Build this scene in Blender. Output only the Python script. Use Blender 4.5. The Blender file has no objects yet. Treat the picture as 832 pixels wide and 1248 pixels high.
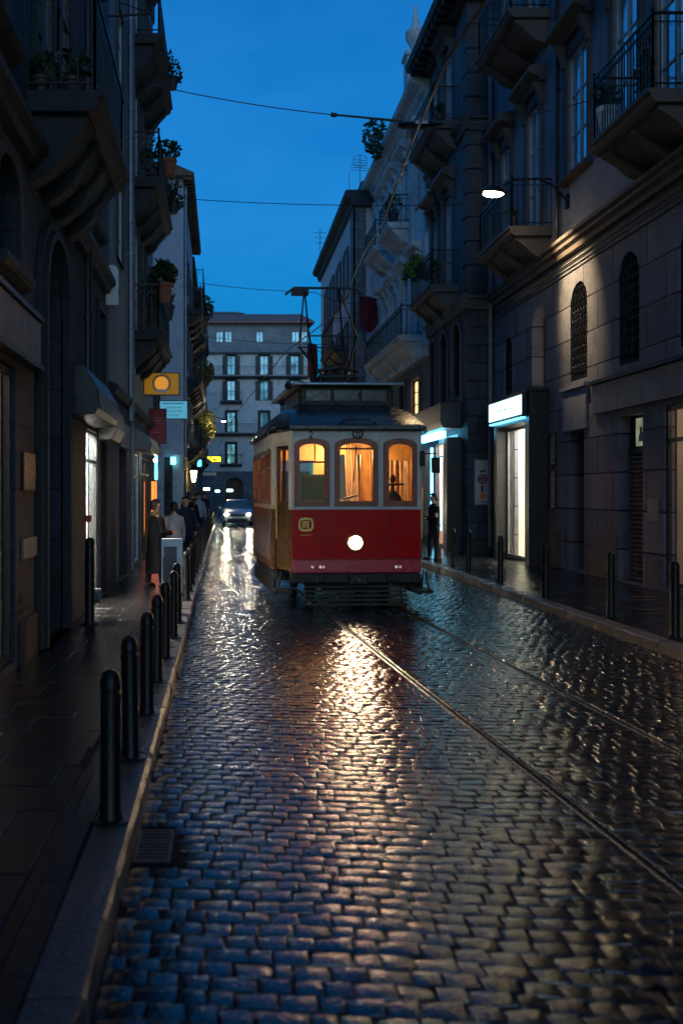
import bpy, math, random
import numpy as np
from mathutils import Vector, Matrix
R = math.radians
random.seed(7)
rng = np.random.default_rng(7)
S = bpy.context.scene
COL = S.collection

# ------------------------------------------------------------------ camera
cam_d = bpy.data.cameras.new("camera")
cam = bpy.data.objects.new("camera", cam_d)
COL.objects.link(cam)
cam.location = (0, 0, 1.8)
cam.rotation_euler = (R(90), 0, 0)
cam_d.sensor_fit = 'HORIZONTAL'
cam_d.sensor_width = 36
cam_d.lens = 36 * 1200 / 832
cam_d.shift_x = 144 / 832
cam_d.shift_y = -22 / 832
cam_d.clip_start = 0.05
cam_d.clip_end = 6000
cam_d.dof.use_dof = True
cam_d.dof.focus_distance = 15.5
cam_d.dof.aperture_fstop = 2.8
S.camera = cam

# ------------------------------------------------------------------ sky, sun, exposure
W = bpy.data.worlds.new("World")
S.world = W
W.use_nodes = True
wn = W.node_tree
wn.nodes.clear()
sky = wn.nodes.new('ShaderNodeTexSky')
sky.sky_type = 'NISHITA'
sky.sun_disc = False
sky.sun_elevation = R(3.5)
sky.sun_rotation = R(178)
sky.ozone_density = 5.5
sky.dust_density = 0.3
sky.air_density = 1.0
tint = wn.nodes.new('ShaderNodeMix'); tint.data_type = 'RGBA'; tint.blend_type = 'MULTIPLY'
tint.inputs[0].default_value = 1.0
tint.inputs[7].default_value = (0.06, 0.92, 1.0, 1)
# thin dusk cloud: faint brightness drift over the dome
ctc = wn.nodes.new('ShaderNodeTexCoord'); cmp_ = wn.nodes.new('ShaderNodeMapping'); cmp_.inputs['Scale'].default_value = (1, 1, 2.6)
cno = wn.nodes.new('ShaderNodeTexNoise'); cno.inputs['Scale'].default_value = 2.4; cno.inputs['Detail'].default_value = 6; cno.inputs['Roughness'].default_value = .55
crm = wn.nodes.new('ShaderNodeMapRange')
for i_, v_ in ((1, .38), (2, .68), (3, 0.), (4, .17)): crm.inputs[i_].default_value = v_
cmx = wn.nodes.new('ShaderNodeMix'); cmx.data_type = 'RGBA'; cmx.inputs[7].default_value = (.34, 2.0, 4.4, 1)
wn.links.new(ctc.outputs['Generated'], cmp_.inputs[0]); wn.links.new(cmp_.outputs[0], cno.inputs['Vector']); wn.links.new(cno.outputs[0], crm.inputs[0]); wn.links.new(crm.outputs[0], cmx.inputs[0])
bg = wn.nodes.new('ShaderNodeBackground')
bg.inputs[1].default_value = 0.08
wo = wn.nodes.new('ShaderNodeOutputWorld')
wn.links.new(sky.outputs[0], tint.inputs[6])
wn.links.new(tint.outputs[2], cmx.inputs[6]); 
sxz = wn.nodes.new('ShaderNodeSeparateXYZ'); wn.links.new(ctc.outputs['Generated'], sxz.inputs[0])
hz = wn.nodes.new('ShaderNodeMapRange'); wn.links.new(sxz.outputs[2], hz.inputs[0])
for i_, v_ in ((1, .12), (2, .42), (3, .74), (4, .97)): hz.inputs[i_].default_value = v_
hm = wn.nodes.new('ShaderNodeMix'); hm.data_type = 'RGBA'; hm.blend_type = 'MULTIPLY'; hm.inputs[0].default_value = 1
wn.links.new(cmx.outputs[2], hm.inputs[6]); wn.links.new(hz.outputs[0], hm.inputs[7]); wn.links.new(hm.outputs[2], bg.inputs[0])
wn.links.new(bg.outputs[0], wo.inputs[0])
sun_d = bpy.data.lights.new("sun", 'SUN')
sun_d.energy = 0.17
sun_d.angle = R(45)
sun_d.color = (0.84, 0.88, 1.0)
sun = bpy.data.objects.new("sun", sun_d)
COL.objects.link(sun)
sun.rotation_euler = (R(86), 0, R(1.5))
S.view_settings.view_transform = 'Standard'
S.view_settings.look = 'None'
S.view_settings.gamma = 1
S.view_settings.use_curve_mapping = False
S.view_settings.exposure = 1.9
S.cycles.max_bounces = 6
S.cycles.diffuse_bounces = 3
S.cycles.glossy_bounces = 3
S.cycles.transmission_bounces = 5
S.cycles.transparent_max_bounces = 8
S.cycles.sample_clamp_indirect = 3.0
S.cycles.use_denoising = True

# ------------------------------------------------------------------ mesh builder
class Frame:
    """u along the facade, w into the building, z up"""
    def __init__(s, ox, oy, ud, wd): s.o = (ox, oy); s.u = ud; s.w = wd
    def __call__(s, u, w, z):
        return (s.o[0] + u * s.u[0] + w * s.w[0], s.o[1] + u * s.u[1] + w * s.w[1], z)

class MB:
    def __init__(s): s.v = []; s.f = []
    def poly(s, pts):
        n = len(s.v); s.v += [tuple(p) for p in pts]; s.f.append(tuple(range(n, n + len(pts)))); return s
    def hexa(s, p):
        n = len(s.v); s.v += [tuple(q) for q in p]
        for f in ((0, 3, 2, 1), (4, 5, 6, 7), (0, 1, 5, 4), (1, 2, 6, 5), (2, 3, 7, 6), (3, 0, 4, 7)):
            s.f.append(tuple(n + i for i in f))
        return s
    def box(s, x0, x1, y0, y1, z0, z1):
        return s.hexa([(x0, y0, z0), (x1, y0, z0), (x1, y1, z0), (x0, y1, z0), (x0, y0, z1), (x1, y0, z1), (x1, y1, z1), (x0, y1, z1)])
    def fbox(s, F, u0, u1, w0, w1, z0, z1):
        return s.hexa([F(u0, w0, z0), F(u1, w0, z0), F(u1, w1, z0), F(u0, w1, z0), F(u0, w0, z1), F(u1, w0, z1), F(u1, w1, z1), F(u0, w1, z1)])
    def prism(s, A, B):
        n = len(s.v); k = len(A); s.v += [tuple(p) for p in A] + [tuple(p) for p in B]
        s.f.append(tuple(range(n + k - 1, n - 1, -1))); s.f.append(tuple(range(n + k, n + 2 * k)))
        for i in range(k):
            j = (i + 1) % k; s.f.append((n + i, n + j, n + k + j, n + k + i))
        return s
    def fprof(s, F, prof, u0, u1):          # profile in (w,z) swept along u
        return s.prism([F(u0, w, z) for w, z in prof], [F(u1, w, z) for w, z in prof])
    def fplate(s, F, pts, w0, w1):          # outline in (u,z) with thickness
        return s.prism([F(u, w0, z) for u, z in pts], [F(u, w1, z) for u, z in pts])
    def fring(s, F, outer, inner, w0, w1, closed=True):
        k = len(outer); n = len(s.v)
        for w in (w0, w1):
            s.v += [F(u, w, z) for u, z in outer] + [F(u, w, z) for u, z in inner]
        for i in range(k if closed else k - 1):
            j = (i + 1) % k
            a, b, c, d = n + i, n + j, n + k + j, n + k + i
            s.f += [(a, b, c, d), (a + 2 * k, d + 2 * k, c + 2 * k, b + 2 * k), (a, a + 2 * k, b + 2 * k, b), (d, c, c + 2 * k, d + 2 * k)]
        return s
    def tube(s, pts, r, n=6, r1=None):
        pts = [Vector(p) for p in pts]; m = len(pts); b = len(s.v)
        for i, p in enumerate(pts):
            t = (pts[min(i + 1, m - 1)] - pts[max(i - 1, 0)]).normalized()
            a = Vector((0, 0, 1)) if abs(t.z) < 0.9 else Vector((1, 0, 0))
            x = t.cross(a).normalized(); y = t.cross(x).normalized()
            rr = r if r1 is None else r + (r1 - r) * i / max(1, m - 1)
            if isinstance(r, (list, tuple)): rr = r[i]
            for k in range(n):
                an = 2 * math.pi * (k + .5) / n
                s.v.append(tuple(p + x * math.cos(an) * rr + y * math.sin(an) * rr))
        for i in range(m - 1):
            for k in range(n):
                l = (k + 1) % n
                s.f.append((b + i * n + k, b + i * n + l, b + (i + 1) * n + l, b + (i + 1) * n + k))
        s.f.append(tuple(range(b + n - 1, b - 1, -1))); s.f.append(tuple(range(b + (m - 1) * n, b + m * n)))
        return s
    def lathe(s, c, prof, n=16, ax=None):   # prof (r,z) about a vertical axis or about direction ax
        b = len(s.v); c = Vector(c)
        Z = Vector(ax).normalized() if ax else Vector((0, 0, 1))
        a = Vector((1, 0, 0)) if abs(Z.x) < .9 else Vector((0, 1, 0))
        X = Z.cross(a).normalized(); Y = Z.cross(X)
        for r, z in prof:
            for k in range(n):
                an = 2 * math.pi * k / n
                s.v.append(tuple(c + X * (r * math.cos(an)) + Y * (r * math.sin(an)) + Z * z))
        for i in range(len(prof) - 1):
            for k in range(n):
                l = (k + 1) % n
                s.f.append((b + i * n + k, b + i * n + l, b + (i + 1) * n + l, b + (i + 1) * n + k))
        s.f.append(tuple(range(b + n - 1, b - 1, -1))); s.f.append(tuple(range(b + (len(prof) - 1) * n, b + len(prof) * n)))
        return s
    def ball(s, c, rx, ry, rz, n=12, m=8):
        b = len(s.v)
        for i in range(m + 1):
            t = math.pi * i / m
            for k in range(n):
                a = 2 * math.pi * k / n
                s.v.append((c[0] + rx * math.sin(t) * math.cos(a), c[1] + ry * math.sin(t) * math.sin(a), c[2] + rz * math.cos(t)))
        for i in range(m):
            for k in range(n):
                l = (k + 1) % n
                s.f.append((b + i * n + k, b + i * n + l, b + (i + 1) * n + l, b + (i + 1) * n + k))
        return s
    def loft(s, rings, caps=True):
        b = len(s.v); n = len(rings[0])
        for r in rings: s.v += [tuple(p) for p in r]
        for i in range(len(rings) - 1):
            for k in range(n):
                l = (k + 1) % n
                s.f.append((b + i * n + k, b + i * n + l, b + (i + 1) * n + l, b + (i + 1) * n + k))
        if caps:
            s.f.append(tuple(range(b + n - 1, b - 1, -1))); s.f.append(tuple(range(b + (len(rings) - 1) * n, b + len(rings) * n)))
        return s
    def build(s, name, m, parent=None, smooth=False, bevel=0, label=None):
        o0 = wloc(parent)
        me = bpy.data.meshes.new(name)
        me.from_pydata([(x - o0[0], y - o0[1], z - o0[2]) for x, y, z in s.v], [], s.f)
        if m: me.materials.append(m)
        me.validate()
        if smooth:
            me.shade_smooth(); me.set_sharp_from_angle(angle=R(38))
        o = bpy.data.objects.new(name, me); COL.objects.link(o)
        if parent: o.parent = parent
        if bevel:
            md = o.modifiers.new('bevel', 'BEVEL'); md.width = bevel; md.segments = 2; md.limit_method = 'ANGLE'
        if label: o['label'] = label
        return o

def wloc(p):
    x = Vector((0, 0, 0))
    while p is not None:
        x = x + p.location; p = p.parent
    return x

def thing(name, label, cat, loc=(0, 0, 0), group=None):
    o = bpy.data.objects.new(name, None); COL.objects.link(o); o.location = loc
    o.empty_display_size = .2
    return tag(o, label, cat, group)
def tag(o, label, cat, group=None):
    o['label'] = label; o['category'] = cat
    if group: o['group'] = group
    return o
def struct(o, kind='structure'): o['kind'] = kind; return o
def dup(root, loc, label):
    r = root.copy(); COL.objects.link(r); r.location = loc; r['label'] = label
    for ch in list(root.children):
        c = ch.copy(); COL.objects.link(c); c.parent = r
        for g in ch.children:
            d = g.copy(); COL.objects.link(d); d.parent = c
    return r
ORD = 'first second third fourth fifth sixth seventh eighth ninth tenth eleventh twelfth thirteenth fourteenth fifteenth sixteenth seventeenth eighteenth nineteenth twentieth'.split()
def ordn(i):
    return ORD[i] if i < 20 else ('twenty-' + ORD[i - 20] if i < 29 else ('thirtieth' if i == 29 else ('thirty-' + ORD[i - 30] if i < 39 else 'fortieth')))
def at(px, py, d): return ((px - 272) * d / 1200, d, 1.8 + (602 - py) * d / 1200)

# ------------------------------------------------------------------ materials
def nodes(m):
    m.use_nodes = True; t = m.node_tree; return t, t.nodes['Principled BSDF']
def nn(t, kind, **kw):
    n = t.nodes.new(kind)
    for k, v in kw.items(): setattr(n, k, v)
    return n
def mixc(t, fac, a, b, blend='MIX'):
    n = nn(t, 'ShaderNodeMix', data_type='RGBA', blend_type=blend)
    for sock, v in ((0, fac), (6, a), (7, b)):
        if hasattr(v, 'links'): t.links.new(v, n.inputs[sock])
        else: n.inputs[sock].default_value = v if sock == 0 else (*v, 1)[:4]
    return n.outputs[2]
def ramp(t, src, a, b, lo=0., hi=1.):
    n = nn(t, 'ShaderNodeMapRange'); t.links.new(src, n.inputs[0])
    for i, v in ((1, a), (2, b), (3, lo), (4, hi)): n.inputs[i].default_value = v
    return n.outputs[0]
def noise(t, vec, scale, detail=4, rough=.55, sc3=None):
    n = nn(t, 'ShaderNodeTexNoise'); n.inputs['Scale'].default_value = scale
    n.inputs['Detail'].default_value = detail; n.inputs['Roughness'].default_value = rough
    if sc3:
        mp = nn(t, 'ShaderNodeMapping'); mp.inputs['Scale'].default_value = sc3
        t.links.new(vec, mp.inputs[0]); vec = mp.outputs[0]
    t.links.new(vec, n.inputs['Vector']); return n.outputs['Fac']
def solid(name, col, rough=.5, metal=0., var=.25, scale=6., bump=.15, bscale=40., dirt=0., streak=False, spec=.5):
    """worn material: tone variation, optional dirt, fine relief"""
    m = bpy.data.materials.new(name); t, b = nodes(m)
    tc = nn(t, 'ShaderNodeTexCoord').outputs['Object']
    f = noise(t, tc, scale, 5)
    f = ramp(t, f, .3, .7)
    dark = tuple(c * (1 - var) for c in col); lite = tuple(min(1, c * (1 + var * .6)) for c in col)
    c = mixc(t, f, dark, lite)
    if dirt:
        g = noise(t, tc, 2.2, 6, .65, (1, 1, .25) if streak else None)
        g = ramp(t, g, .5, .75, 0, dirt)
        c = mixc(t, g, c, tuple(x * .25 for x in col))
    t.links.new(c, b.inputs['Base Color'])
    t.links.new(ramp(t, noise(t, tc, scale * 2.3, 4), .3, .7, max(.03, rough - .12), min(1, rough + .12)), b.inputs['Roughness'])
    b.inputs['Metallic'].default_value = metal
    b.inputs['Specular IOR Level'].default_value = spec
    if bump:
        bp = nn(t, 'ShaderNodeBump'); bp.inputs['Strength'].default_value = bump; bp.inputs['Distance'].default_value = .01
        t.links.new(noise(t, tc, bscale, 5, .6), bp.inputs['Height']); t.links.new(bp.outputs[0], b.inputs['Normal'])
    return m
def stone(name, col, rough=.75, block=None, joint=.015, var=.35, jdark=.45, streaks=.55):
    """plaster or masonry; block=(width,height) gives coursed ashlar"""
    m = bpy.data.materials.new(name); t, b = nodes(m)
    tc = nn(t, 'ShaderNodeTexCoord').outputs['Object']
    big = ramp(t, noise(t, tc, .8, 6, .6), .3, .7)
    c = mixc(t, big, tuple(x * (1 - var) for x in col), tuple(x * (1 + var * .5) for x in col))
    fine = ramp(t, noise(t, tc, 9, 6, .7), .35, .7)
    c = mixc(t, fine, c, tuple(x * 1.15 for x in col))
    n_ = t.nodes[-1]
    st = ramp(t, noise(t, tc, 2.2, 8, .72, (1.2, 1.2, .22)), .47, .74, 0, streaks * .8)
    c = mixc(t, st, c, tuple(x * .35 for x in col))
    patch = ramp(t, noise(t, tc, 1.7, 8, .7), .55, .60, 0, .65)
    c = mixc(t, patch, c, (col[0] * .6, col[1] * .58, col[2] * .55))
    hgt = noise(t, tc, 26, 8, .7)
    if block:
        sx = nn(t, 'ShaderNodeSeparateXYZ'); t.links.new(tc, sx.inputs[0])
        ad = nn(t, 'ShaderNodeMath', operation='ADD'); t.links.new(sx.outputs[0], ad.inputs[0]); t.links.new(sx.outputs[1], ad.inputs[1])
        cb = nn(t, 'ShaderNodeCombineXYZ'); t.links.new(ad.outputs[0], cb.inputs[0]); t.links.new(sx.outputs[2], cb.inputs[1])
        br = nn(t, 'ShaderNodeTexBrick'); br.inputs['Scale'].default_value = 1
        br.inputs['Brick Width'].default_value = block[0]; br.inputs['Row Height'].default_value = block[1]
        br.inputs['Mortar Size'].default_value = joint; br.inputs['Mortar Smooth'].default_value = .3
        br.inputs['Color1'].default_value = (.75, .75, .75, 1); br.inputs['Color2'].default_value = (1.15, 1.15, 1.15, 1)
        br.inputs['Mortar'].default_value = (jdark, jdark, jdark, 1)
        t.links.new(cb.outputs[0], br.inputs['Vector'])
        c = mixc(t, 1.0, c, br.outputs['Color'], 'MULTIPLY')
        inv = ramp(t, br.outputs['Fac'], 0, 1, 1, 0)
        mm = nn(t, 'ShaderNodeMath', operation='MULTIPLY_ADD'); t.links.new(inv, mm.inputs[0]); mm.inputs[1].default_value = 2.2
        t.links.new(hgt, mm.inputs[2]); hgt = mm.outputs[0]
    t.links.new(c, b.inputs['Base Color'])
    t.links.new(ramp(t, fine, 0, 1, rough - .15, min(1, rough + .1)), b.inputs['Roughness'])
    bp = nn(t, 'ShaderNodeBump'); bp.inputs['Strength'].default_value = .8; bp.inputs['Distance'].default_value = .022
    t.links.new(hgt, bp.inputs['Height']); t.links.new(bp.outputs[0], b.inputs['Normal'])
    return m
def wet(name, c1, c2, r0, r1, bstr, scale=1.3, warm=None):
    """rain-wet stone: dark, glossy in puddled patches, rougher where it drains"""
    m = bpy.data.materials.new(name); t, b = nodes(m)
    tc = nn(t, 'ShaderNodeTexCoord').outputs['Object']
    at_ = nn(t, 'ShaderNodeAttribute', attribute_name='tone')
    f = ramp(t, noise(t, tc, 18, 6, .7), .3, .7)
    c = mixc(t, f, c1, c2)
    c = mixc(t, .6, c, at_.outputs['Color'], 'MULTIPLY')
    t.links.new(c, b.inputs['Base Color'])
    pud = ramp(t, noise(t, tc, scale, 5, .6), .35, .65, r0, r1)
    fr = ramp(t, noise(t, tc, 60, 4, .7), .3, .7, -.05, .09)
    sm = nn(t, 'ShaderNodeMath', operation='ADD'); t.links.new(pud, sm.inputs[0]); t.links.new(fr, sm.inputs[1])
    t.links.new(sm.outputs[0], b.inputs['Roughness'])
    b.inputs['IOR'].default_value = 1.6
    h1 = noise(t, tc, 42, 4, .6); h2 = noise(t, tc, 110, 2, .6)
    ma = nn(t, 'ShaderNodeMath', operation='MULTIPLY_ADD'); t.links.new(h2, ma.inputs[0]); ma.inputs[1].default_value = .25; t.links.new(h1, ma.inputs[2])
    bp = nn(t, 'ShaderNodeBump'); bp.inputs['Strength'].default_value = bstr; bp.inputs['Distance'].default_value = .012
    t.links.new(ma.outputs[0], bp.inputs['Height']); t.links.new(bp.outputs[0], b.inputs['Normal'])
    return m
def emit(name, col, strength, var=0.):
    m = bpy.data.materials.new(name); t, b = nodes(m)
    b.inputs['Base Color'].default_value = (*[c * .5 for c in col], 1)
    b.inputs['Emission Color'].default_value = (*col, 1)
    b.inputs['Emission Strength'].default_value = strength
    if var:
        tc = nn(t, 'ShaderNodeTexCoord').outputs['Object']
        t.links.new(ramp(t, noise(t, tc, 5, 3), .3, .7, strength * (1 - var), strength), b.inputs['Emission Strength'])
    return m
def glass(name, tintc=(1, 1, 1), rough=.02, see=.75, top=1.):
    """window glass: partly transparent with a mirror-like film"""
    m = bpy.data.materials.new(name); m.use_nodes = True; t = m.node_tree; t.nodes.clear()
    out = nn(t, 'ShaderNodeOutputMaterial'); tr = nn(t, 'ShaderNodeBsdfTransparent'); gl = nn(t, 'ShaderNodeBsdfGlossy')
    tr.inputs[0].default_value = (*tintc, 1); gl.inputs['Roughness'].default_value = rough
    fr = nn(t, 'ShaderNodeFresnel'); fr.inputs[0].default_value = 1.5
    mp = ramp(t, fr.outputs[0], 0, 1, 1 - see, top)
    ge = nn(t, 'ShaderNodeNewGeometry'); inv = ramp(t, ge.outputs['Backfacing'], 0, 1, 1, 0)
    mu = nn(t, 'ShaderNodeMath', operation='MULTIPLY'); t.links.new(mp, mu.inputs[0]); t.links.new(inv, mu.inputs[1]); mp = mu.outputs[0]
    mx = nn(t, 'ShaderNodeMixShader'); t.links.new(mp, mx.inputs[0]); t.links.new(tr.outputs[0], mx.inputs[1]); t.links.new(gl.outputs[0], mx.inputs[2])
    tc = nn(t, 'ShaderNodeTexCoord').outputs['Object']
    bp = nn(t, 'ShaderNodeBump'); bp.inputs['Strength'].default_value = .05; t.links.new(noise(t, tc, 3, 2), bp.inputs['Height'])
    t.links.new(bp.outputs[0], gl.inputs['Normal'])
    t.links.new(mx.outputs[0], out.inputs[0]); return m

M = {}
M['cobble'] = wet('wet_basalt_setts', (.003, .0035, .005), (.010, .011, .014), .025, .085, .30, .9)
M['slab'] = wet('wet_basalt_slabs', (.010, .010, .011), (.024, .024, .026), .06, .20, .36, 1.6)
M['roadbed'] = solid('joint_grit', (.008, .008, .009), .8, spec=.12)
M['kerb'] = wet('wet_granite_kerb', (.045, .040, .040), (.11, .092, .085), .22, .45, .6, 2.0)
M['kerb_r'] = wet('wet_granite_kerb_brown', (.09, .06, .042), (.19, .125, .085), .25, .5, .6, 2.0)
M['rail'] = solid('polished_rail_steel', (.10, .10, .11), .28, 1.0, .3, 14, .2, 60)
M['groove'] = solid('rail_groove_dirt', (.012, .011, .010), .6)
M['lava'] = stone('dark_volcanic_plaster', (.056, .066, .088), .8, None)
M['lava_block'] = stone('dark_volcanic_ashlar', (.044, .052, .070), .75, (1.3, .62), .014)
M['grey_plaster'] = stone('grey_green_plaster', (.20, .235, .27), .8)
M['pink_plaster'] = stone('faded_pink_plaster', (.66, .60, .63), .85, None, var=.2, streaks=.3)
M['brown_block'] = stone('brown_ashlar', (.12, .09, .075), .8, (1.1, .55))
M['r1_plaster'] = stone('mauve_brown_plaster', (.26, .27, .33), .8, None, streaks=.5)
M['r1_block'] = stone('mauve_brown_ashlar', (.185, .18, .215), .75, (1.55, .74), .02, jdark=.10)
M['r2_block'] = stone('blue_grey_ashlar', (.05, .064, .08), .75, (.95, .5), .025, jdark=.4)
M['r2_plaster'] = stone('grey_plaster_tall', (.12, .14, .17), .8)
M['cream'] = stone('cream_stucco', (.76, .79, .83), .8, None, var=.2, streaks=.4)
M['r4_plaster'] = stone('pale_beige_plaster', (.72, .68, .69), .85, None, var=.2, streaks=.35)
M['r4_block'] = stone('grey_quoin_blocks', (.22, .22, .23), .8, (.6, .42), .02)
M['end_white'] = stone('white_stucco', (.76, .72, .70), .85, None, var=.18, streaks=.35)
M['end_grey'] = stone('blue_grey_stucco', (.30, .31, .34), .85)
M['end_base'] = stone('dark_stone_base', (.20, .19, .20), .8, (.9, .45))
M['trim_dark'] = stone('dark_stone_trim', (.028, .031, .040), .7, None)
M['trim_grey'] = stone('grey_stone_trim', (.075, .078, .088), .7, None)
M['trim_cream'] = stone('cream_stone_trim', (.58, .62, .66), .7, None, var=.2)
M['trim_brown'] = stone('brown_stone_trim', (.13, .10, .09), .75, None)
M['wood_eave'] = solid('brown_wood_eave', (.22, .12, .06), .7, var=.4)
M['tile'] = solid('terracotta_roof', (.42, .17, .14), .7, var=.4, scale=3, bump=.5, bscale=12)
M['lead'] = solid('flat_roof_lead', (.12, .12, .13), .6)
M['iron'] = solid('black_iron', (.018, .018, .020), .4, .6, .3, 20, .2, 80)
M['darkmetal'] = solid('dark_painted_metal', (.03, .032, .036), .35, .3, .3, 9, .15, 50)
M['greymetal'] = solid('weathered_grey_metal', (.17, .165, .19), .45, .1, .3, 3, .2, 30, dirt=.5, streak=True)
M['pipe'] = solid('grey_blue_pipe', (.22, .26, .32), .35, .5, .25, 5)
M['pipe_dark'] = solid('dark_pipe', (.04, .04, .045), .4, .4)
M['frame_dark'] = solid('dark_window_wood', (.05, .035, .028), .5)
M['frame_white'] = solid('pale_window_wood', (.55, .56, .58), .5)
M['shutter'] = solid('dark_slatted_shutter', (.05, .055, .06), .55, bump=.4, bscale=20)
M['pane'] = solid('curtained_pane', (.30, .36, .42), .06, 0, .5, 2.5, .03, 4, spec=1.0)
M['pane_dark'] = solid('dark_pane', (.012, .014, .018), .05, 0, .4, 2, .03, 4, spec=.9)
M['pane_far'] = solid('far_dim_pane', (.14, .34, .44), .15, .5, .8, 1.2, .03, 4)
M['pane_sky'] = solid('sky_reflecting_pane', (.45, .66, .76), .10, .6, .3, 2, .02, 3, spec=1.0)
M['glass'] = glass('shop_glass', (1, 1, 1), .02, .9)
M['tglass'] = glass('tram_window_glass', (1, .97, .92), .03, 1.0, .42)
M['door'] = solid('dark_door_wood', (.035, .028, .022), .45, var=.5, scale=3)
M['doorwood'] = solid('brown_door_wood', (.11, .065, .035), .45, var=.4, scale=4)
M['rollshut'] = solid('rolling_shutter_steel', (.20, .18, .18), .4, .5, .35, 4, .2, 30, dirt=.6, streak=True)
M['whitewall'] = solid('white_shop_wall', (.82, .80, .72), .6, 0, .06, 2, .05)
M['beigewall'] = solid('beige_shop_wall', (.50, .42, .34), .6, 0, .15, 2, .05)
M['floorin'] = solid('shop_floor', (.30, .28, .26), .3)
M['leaf'] = solid('green_leaf', (.03, .058, .022), .5, 0, .5, 9, 0)
M['leaf2'] = solid('bright_fern_leaf', (.12, .20, .04), .5, 0, .4, 9, 0)
M['leafy'] = solid('lamp_tinted_leaf', (.22, .22, .05), .5, 0, .5, 9, 0)  # yellow of the street-lamp light is painted into this leaf colour
M['terracotta'] = solid('terracotta_pot', (.30, .10, .06), .7)
M['potdark'] = solid('dark_pot', (.05, .045, .05), .6)
M['skin'] = solid('skin', (.50, .30, .21), .5, 0, .1, 8, .05)
M['cloth_dark'] = solid('black_wool', (.012, .012, .016), .85, 0, .3, 20, .3, 90, spec=.1)
M['cloth_navy'] = solid('navy_cloth', (.02, .03, .06), .85, 0, .3, 20, .3, 90, spec=.1)
M['cloth_olive'] = solid('olive_scarf_cloth', (.12, .105, .06), .9, 0, .35, 20, .3, 90, spec=.1)
M['cloth_pale'] = solid('pale_blue_jacket', (.35, .42, .50), .7, 0, .3, 10, .3, 60)
M['hair'] = solid('dark_hair', (.015, .011, .009), .45, 0, .4, 60, .4, 120)
M['white_paint'] = solid('white_board_paint', (.82, .86, .9), .4, 0, .1, 4, .05, dirt=.3)
M['copper'] = solid('copper_wire', (.42, .26, .17), .4, .6, .2, 5, 0)
M['wire'] = solid('black_cable', (.02, .02, .022), .5)

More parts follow.
